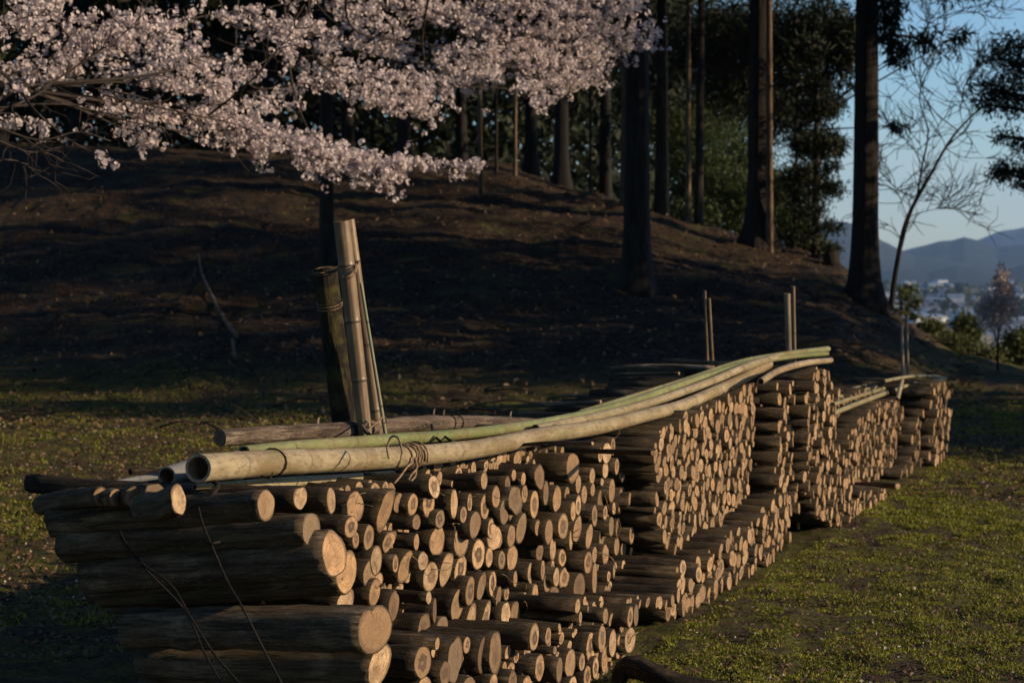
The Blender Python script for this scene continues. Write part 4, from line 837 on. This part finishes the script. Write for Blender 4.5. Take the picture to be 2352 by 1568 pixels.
for k, (px, Y) in enumerate([(-500, 27), (-250, 30), (0, 27), (180, 33), (330, 28), (480, 34), (620, 28), (800, 31), (930, 28), (1060, 33), (1220, 30), (1290, 26), (1390, 31), (1470, 27)]):
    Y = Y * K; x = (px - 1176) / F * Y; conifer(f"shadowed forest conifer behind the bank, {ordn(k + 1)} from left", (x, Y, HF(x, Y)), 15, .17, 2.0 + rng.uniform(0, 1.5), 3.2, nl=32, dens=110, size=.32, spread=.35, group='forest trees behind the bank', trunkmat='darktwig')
# off-frame conifers to the right that shade the bank
for k, (x, y, h, z0, ll) in enumerate([(9.0, 9.6, 14, 3.4, 2.3), (9.8, 10.9, 13, 1.2, 2.2), (11.5, 11.5, 15, 2.5, 2.6), (9.2, 12.7, 14, 2.2, 2.2), (9.6, 14.6, 15, 2.6, 2.3), (13.5, 13.6, 16, 1.4, 2.8), (12.3, 14.9, 15, .8, 2.4), (15, 10.4, 18, 3.5, 3.0), (19, 12.5, 18, 2, 3.4), (13.5, 19, 16, 2, 2.6)]):
    y *= K; conifer(f"conifer right of the view shading the bank, {ordn(k + 1)} one", (x, y, max(HF(x, y), -2)), h, .18, z0, ll, nl=32, dens=85, size=.32, spread=.32, group="conifers right of the view")
for k, (x, y, z) in enumerate([(9.5, 8.3, 1.6), (10.5, 9.3, 1.8), (12, 8.8, 2.2)]):  # off-frame shrubs added, kept low to block only the low sun rays
    y *= K; leafy(f"dense shrub added right of the view to shade the lawn, {ordn(k + 1)} one", (x, y, 0), [(x, y, z, 1.2, z * .95), (x + .5, y + 1., z * .8, 1., z * .7)], 5000, .2, name='shrub', cat='shrub', trunk_r=.05)

for k, (x, y, h, z0, ll) in enumerate([(-7.5, 10, 15, 6, 4.5), (-9.5, 15, 16, 6, 4.5), (-12, 20, 17, 5, 4.5), (-8, 3, 15, 5, 4.5), (-6, -3, 15, 4.5, 4.5), (-1.5, -6, 15, 5, 4.5), (4.5, -8, 15, 5, 4), (-11, 6.5, 16, 4, 4.5), (-6.5, 12.8, 16, 6.5, 5), (-7.5, 6.5, 15, 5.5, 4.5), (-3, -2.5, 15, 5.5, 4.5), (-14, 11, 16, 4, 5)]):  # out-of-view conifers added to cut sky light on the bank and logs
    y *= K; conifer(f"added conifer left of or behind the viewer, blocking sky light, {ordn(k + 1)} one", (x, y, HF(x, y)), h, .2, z0, ll, nl=40, dens=110, size=.55, spread=.5, group='unseen conifers added to block sky light')
# forest mass
n = 130000; Y = rng.uniform(33, 60, n) * K; pxr = rng.uniform(-700, 1560, n); X = (pxr - 1176) / F * Y; Z = H(X, Y) + rng.uniform(0, 17, n) ** 1.0
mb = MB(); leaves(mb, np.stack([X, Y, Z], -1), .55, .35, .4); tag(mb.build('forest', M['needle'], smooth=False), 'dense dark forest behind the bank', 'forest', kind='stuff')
# bare tree
def twiggy(mb, path, r0, r1, lv=2, nt=10, L=.6):
    tube(mb, path, np.linspace(r0, r1, len(path)), 7 if lv > 1 else 4, rn=.02)
    if lv == 0: return
    for k in range(nt):
        i = rng.integers(len(path) // 4, len(path) - 1); d = unit(path[min(i + 1, len(path) - 1)] - path[i - 1]); d = unit(d + rng.standard_normal(3) * .6 + UP * .15); q = [path[i]]
        for m in range(6): d = unit(d + rng.standard_normal(3) * .22 + UP * .03); q.append(q[-1] + d * L / 6 * rng.uniform(.7, 1.2))
        twiggy(mb, smooth_path(q, 10), max(r1 * .6, .007), .0028, lv - 1, max(3, nt // 2), L * .55)
g = ground_at(2046, 706); Yb = g[1] / K; e = empty('bare_tree', g, 'leafless forked tree leaning right beside the tallest conifer', 'tree'); mb = MB()
for l, r0, r1 in (([(2045, 712), (2058, 620), (2085, 500), (2130, 415), (2200, 300), (2270, 235), (2345, 190)], .045, .006), ([(2066, 585), (2085, 510), (2105, 455), (2118, 380), (2132, 300), (2112, 230), (2150, 120), (2175, 40)], .022, .004), ([(2130, 415), (2165, 350), (2230, 270), (2210, 220), (2260, 140)], .014, .004), ([(2085, 500), (2110, 490), (2150, 480), (2200, 470)], .008, .002), ([(2118, 380), (2090, 330), (2040, 290)], .008, .002), ([(2085, 505), (2060, 440), (2030, 400)], .007, .002), ([(2200, 300), (2150, 260), (2100, 160), (2130, 60), (2220, 20), (2352, -10)], .010, .003)):
    twiggy(mb, smooth_path([P(*q, Yb) for q in l], 24), r0 * 1.0, r1 * 1.2, 2, 12, .8)
mb.build('trunk', M['darktwig'], e, g)
# pine off to the right, boughs reach in
q0 = (*P(2560, 800, 14)[:2], -.2)
e = leafy('dark pine whose boughs reach in at the right edge', q0, [blob(2620, 100, 14, 120, 120)] + [blob(*b) for b in ((2300, 135, 14, 55, 22), (2345, 110, 14, 50, 25), (2280, 205, 14, 48, 22), (2330, 225, 13.8, 60, 35), (2262, 240, 14, 30, 14), (2308, 312, 14, 26, 13), (2345, 330, 14, 30, 18), (2300, 395, 14, 28, 22), (2335, 400, 13.8, 38, 28), (2350, 430, 14, 20, 10), (2345, 165, 14, 40, 20))], 15000, .085, mat='needle', cat='pine', name='pine_tree', trunk_r=.14, elong=.22, clump=.3)
g = ground_at(2292, 851); leafy('small sapling with faded pink blossom above the town', g, [blob(*b, g[1] / K, rx, ry) for *b, rx, ry in ((2295, 690, 32, 40), (2280, 730, 30, 26), (2310, 700, 25, 40), (2262, 712, 18, 20), (2300, 640, 14, 30), (2318, 670, 12, 22))], 7500, .04, mat='blossom', cat='tree', name='cherry_sapling', trunk_r=.018, clump=.3)
for k, (px, py, Y, rx, ry, n_, lb) in enumerate([(2190, 800, 24, 50, 24, 5000, 'olive bush just below the edge of the lawn'), (2250, 830, 22, 60, 25, 6000, 'olive bush at the foot of the pink sapling'), (2140, 760, 28, 35, 20, 2500, 'low olive bush below the leaning bare tree'), (2085, 690, 45, 30, 34, 700, 'yellow-green young tree beside the leaning bare tree'), (2340, 800, 26, 40, 50, 6000, 'olive bush at the right edge above the lawn'), (2220, 750, 40, 30, 30, 3000, 'distant olive tree behind the olive bushes')]):
    q = P(px, py, Y); leafy(lb, (q[0], q[1], HF(q[0], q[1])), [(*q, rx / F * Y * K, ry / F * Y * K), (*P(px + rx * .5, py + ry * .6, Y), rx * .6 / F * Y * K, ry * .8 / F * Y * K), (*P(px - rx * .5, py + ry * .7, Y), rx * .6 / F * Y * K, ry * .7 / F * Y * K)], n_, .11 * Y / 26, mat='bushy', cat='bush', name='bush', trunk_r=.03)
# stump
g = ground_at(1910, 607); e = empty('tree_stump', g, 'dark sawn stump on the ridge line left of the tallest conifer', 'stump'); mb = MB(); tube(mb, [g - UP * .1, g + UP * .05, g + UP * .18], [.17, .13, .12], 14, rn=.04); mb.build('bark', M['trunk'], e, g)
# ------------------------------------------------------------------ ground cover
def wedge(n, y0, y1, p0, p1, pw=1.0):
    y = y0 + (y1 - y0) * rng.random(n) ** pw; px = rng.uniform(p0, p1, n); y = y * K; return (px - 1176) / F * y, y
def off_pile(x, y):
    v = np.stack([x - P0[0], y - P0[1]], -1); t = v @ TN[:2]; s = v @ SD[:2]; return ~((t < .02) & (t > -.8) & (s > -.2) & (s < 10.4))
# fallen sticks on the bank
def stick(label, ptsx, r, up=.03, name='fallen_branch', mat='twig'):
    q = [ground_at(*p_) + UP * up for p_ in ptsx]; mb = MB(); tube(mb, smooth_path(q, 20), np.linspace(r, r * .5, 20), 7, rn=.04); tag(mb.build(name, M[mat]), label, 'branch')
stick('curved grey fallen branch on the dark bank', [(545, 782), (510, 735), (470, 655), (455, 590)], .028, .05, mat='lichen')
stick('short upright grey stick below the curved branch', [(540, 835), (533, 790)], .03, .05, mat='lichen')
stick('thin pale branch on the bank right of the stakes', [(1005, 720), (1040, 680)], .015, .04)
stick('faint branch on the bank left of the mossy post', [(725, 840), (715, 790), (730, 760)], .016, .04)
x, y = wedge(420, 9.5, 23, -80, 2150); mb = MB()
for a_, b2 in zip(x, y):
    c = np.array([a_, b2, HF(a_, b2) + .02]); d = unit(rng.standard_normal(3) * [1, 1, .12]); L = rng.uniform(.15, .7)
    tube(mb, smooth_path([c, c + d * L * .5 + rng.standard_normal(3) * .04 * [1, 1, .4] + UP * .03, c + d * L], 6), np.linspace(.011, .004, 6) * rng.uniform(.5, 1.3), 4)
tag(mb.build('fallen_twigs', M['twig']), 'broken twigs strewn over the dark bank', 'twigs', kind='stuff')
# dark root at the bottom
g = PT(1430, 1530, .35); q = [np.array([*P(x, y, 1.)[:2] * 0, 0]) for x, y in ()]
def gz(px, py, z): d = ray(px, py); k = (z - CAMZ) / d[2]; return np.array([d[0] * k, k, z])
pp = smooth_path([gz(1415, 1590, -.02), gz(1435, 1535, .06), gz(1470, 1535, .07), gz(1530, 1560, .05), gz(1640, 1580, .03), gz(1760, 1600, .01)], 24)
mb = MB(); tube(mb, pp, np.interp(np.arange(24), [0, 4, 23], [.02, .042, .02]), 12, rn=.05); tag(mb.build('fallen_branch', M['bark']), 'thick dark crooked branch on the moss at the bottom edge', 'branch')

# ------------------------------------------------------------------ town in the valley
def house_mesh(w_, d_, h_, rh):
    mb = MB(); x, y = w_ / 2, d_ / 2
    V = [(-x, -y, -3), (x, -y, -3), (x, y, -3), (-x, y, -3), (-x, -y, h_), (x, -y, h_), (x, y, h_), (-x, y, h_), (-x, 0, h_ + rh), (x, 0, h_ + rh)]
    mb.add(V[:8] + V[8:], [np.array([[0, 1, 5, 4], [1, 2, 6, 5], [2, 3, 7, 6], [3, 0, 4, 7]]), np.array([[4, 7, 8], [5, 9, 6]])])
    e_ = .5; V2 = [(-x - e_, -y - e_, h_ - .2), (x + e_, -y - e_, h_ - .2), (x + e_, 0, h_ + rh + .1), (-x - e_, 0, h_ + rh + .1), (-x - e_, y + e_, h_ - .2), (x + e_, y + e_, h_ - .2)]
    mb.add(V2, [np.array([[0, 1, 2, 3], [3, 2, 5, 4]])], mi=1); return mb
ML = dict(wall3=mat_simple('white_hall_render', (.85, .85, .83), (.75, .75, .75), .3, bump=0), wall1=mat_simple('white_render', (.55, .56, .56), (.42, .43, .44), .3, bump=0), wall2=mat_simple('grey_render', (.18, .18, .18), (.12, .125, .13), .3, bump=0),
    roof1=mat_simple('slate_roof', (.06, .07, .09), (.12, .13, .15), .5, rough=.4, bump=0), roof2=mat_simple('pale_roof', (.14, .16, .19), (.22, .25, .28), .5, rough=.35, bump=0))
VAR = [('white house with dark roof in the hazy town', 11, 8, 5, 2.5, 'wall1', 'roof1'), ('grey house with dark roof in the hazy town', 13, 9, 6, 2.5, 'wall2', 'roof1'), ('low grey building with pale roof in the hazy town', 20, 12, 6, 1.2, 'wall2', 'roof2'), ('white block with pale roof in the hazy town', 16, 12, 10, .8, 'wall1', 'roof2')]
meshes = []
for lb, w_, d_, h_, rh, m1, m2 in VAR:
    o = house_mesh(w_, d_, h_, rh).build('town_house', [ML[m1], ML[m2]], smooth=False); meshes.append((o, lb))
placed = 0; used = [False] * 4
for k in range(210):
    px = rng.uniform(2040, 2400); py = rng.uniform(655, 800); d = ray(px, py); x = d[0] * (-41 / d[2]); y = -41 / d[2]; z = HF(x, y)
    v = int(rng.choice(4, p=[.35, .35, .2, .1])); o0, lb = meshes[v]
    o = o0 if not used[v] else o0.copy()
    if used[v]: COL.objects.link(o)
    used[v] = True; o.location = (x, y, z); o.rotation_euler = (0, 0, rng.uniform(-.5, .5)); s = rng.uniform(.7, 1.25); o.scale = (s, s, s)
    tag(o, lb, 'house', lb.replace(' in the hazy town', 's in the hazy town'))
o = house_mesh(32, 12, 8, .4).build('long_hall', [ML['wall3'], ML['wall3']], smooth=False); q = Pr(2114, 683, 2300); o.location = (q[0], q[1], q[2]); o.rotation_euler = (0, 0, .12); tag(o, 'long bright white hall standing out in the hazy town', 'hall')
n = 5000; Yv = rng.uniform(500, 2500, n); pxv = rng.uniform(1950, 2480, n); Xv = (pxv - 1176) / F * Yv
msk = fbm(Xv * .01, Yv * .006, 3, 4) > -.02; Xv, Yv = Xv[msk], Yv[msk]; mb = MB(); leaves(mb, np.stack([Xv, Yv, H(Xv, Yv) + rng.uniform(0, 7, len(Xv))], -1), 9., .9, 0); tag(mb.build('valley_trees', M['farwood'], smooth=False), 'far-off trees among the houses of the town', 'trees', kind='stuff')

mb = MB()
for (n, y0, y1, a_, b2, sz_) in ((400000, 3.6, 7.5, 1180, 2900, .0155), (260000, 6, 12, 1900, 3000, .022), (130000, 4.6, 13, -80, 1000, .026)):
    x, y = wedge(n, y0, y1, a_, b2, 1.15); k = off_pile(x, y) & (fbm(x * 1.7, y * 1.1, 4, 13) + fbm(x * 9, y * 5, 2, 17) * .8 > (-.10 if y0 < 4 else .0 if a_ > 0 else .07)) & (H(x, y) < .35); x, y = x[k], y[k]
    leaves(mb, np.stack([x, y, H(x, y) - .003], -1), sz_, .3, -.55)
tag(mb.build('moss', M['grass'], smooth=False), 'moss and short grass covering the lawn', 'moss', kind='stuff')
mb = MB()
for (n, y0, y1, a_, b2, sz_) in ((11000, 3.6, 9, 1180, 2900, .024), (15000, 4.2, 13, -80, 1100, .036), (6000, 7, 13, 1800, 2450, .036), (9000, 10, 25, -80, 2250, .07)):
    x, y = wedge(n, y0, y1, a_, b2, 1.1); k = off_pile(x, y) & (y < 24 * K); x, y = x[k], y[k]; leaves(mb, np.stack([x, y, H(x, y) + .006], -1), sz_, .55, -.12, .55, .18)
tag(mb.build('fallen_leaves', M['litter'], smooth=False), 'dry brown leaves scattered over lawn and bank', 'leaves', kind='stuff')
mb = MB()
x, y = wedge(700, 3.6, 9, 1180, 2450); k = off_pile(x, y); x, y = x[k], y[k]; leaves(mb, np.stack([x, y, H(x, y) + .012], -1), .014, .8, -.1, .5, .15)
x, y = wedge(500, 4.6, 11, -80, 700); leaves(mb, np.stack([x, y, H(x, y) + .02], -1), .017, .8, -.1, .5, .15)
tag(mb.build('fallen_petals', M['petal'], smooth=False), 'small pale petals fallen on the moss', 'petals', kind='stuff')

# ------------------------------------------------------------------ haze
hz = D.materials.new('haze_air'); hz.use_nodes = True; t = hz.node_tree; t.nodes.clear(); o_ = t.nodes.new('ShaderNodeOutputMaterial'); pv = t.nodes.new('ShaderNodeVolumePrincipled')
pv.inputs['Color'].default_value = (.36, .60, 1.0, 1); pv.inputs['Density'].default_value = 6.5e-5; pv.inputs['Anisotropy'].default_value = .0; t.links.new(pv.outputs[0], o_.inputs['Volume'])
mb = MB(); X0, X1, Y0_, Y1_, Z0, Z1 = -9600, 9600, -9600, 9600, -60, 330
mb.add([(X0, Y0_, Z0), (X1, Y0_, Z0), (X1, Y1_, Z0), (X0, Y1_, Z0), (X0, Y0_, Z1), (X1, Y0_, Z1), (X1, Y1_, Z1), (X0, Y1_, Z1)], [np.array([[0, 3, 2, 1], [4, 5, 6, 7], [0, 1, 5, 4], [1, 2, 6, 5], [2, 3, 7, 6], [3, 0, 4, 7]])])
tag(mb.build('haze', hz, smooth=False), 'thin blue haze over the valley', 'haze', kind='stuff')
print('logs', len(logs), 'objects', len(D.objects), 'polys', sum(len(m.polygons) for m in D.meshes))
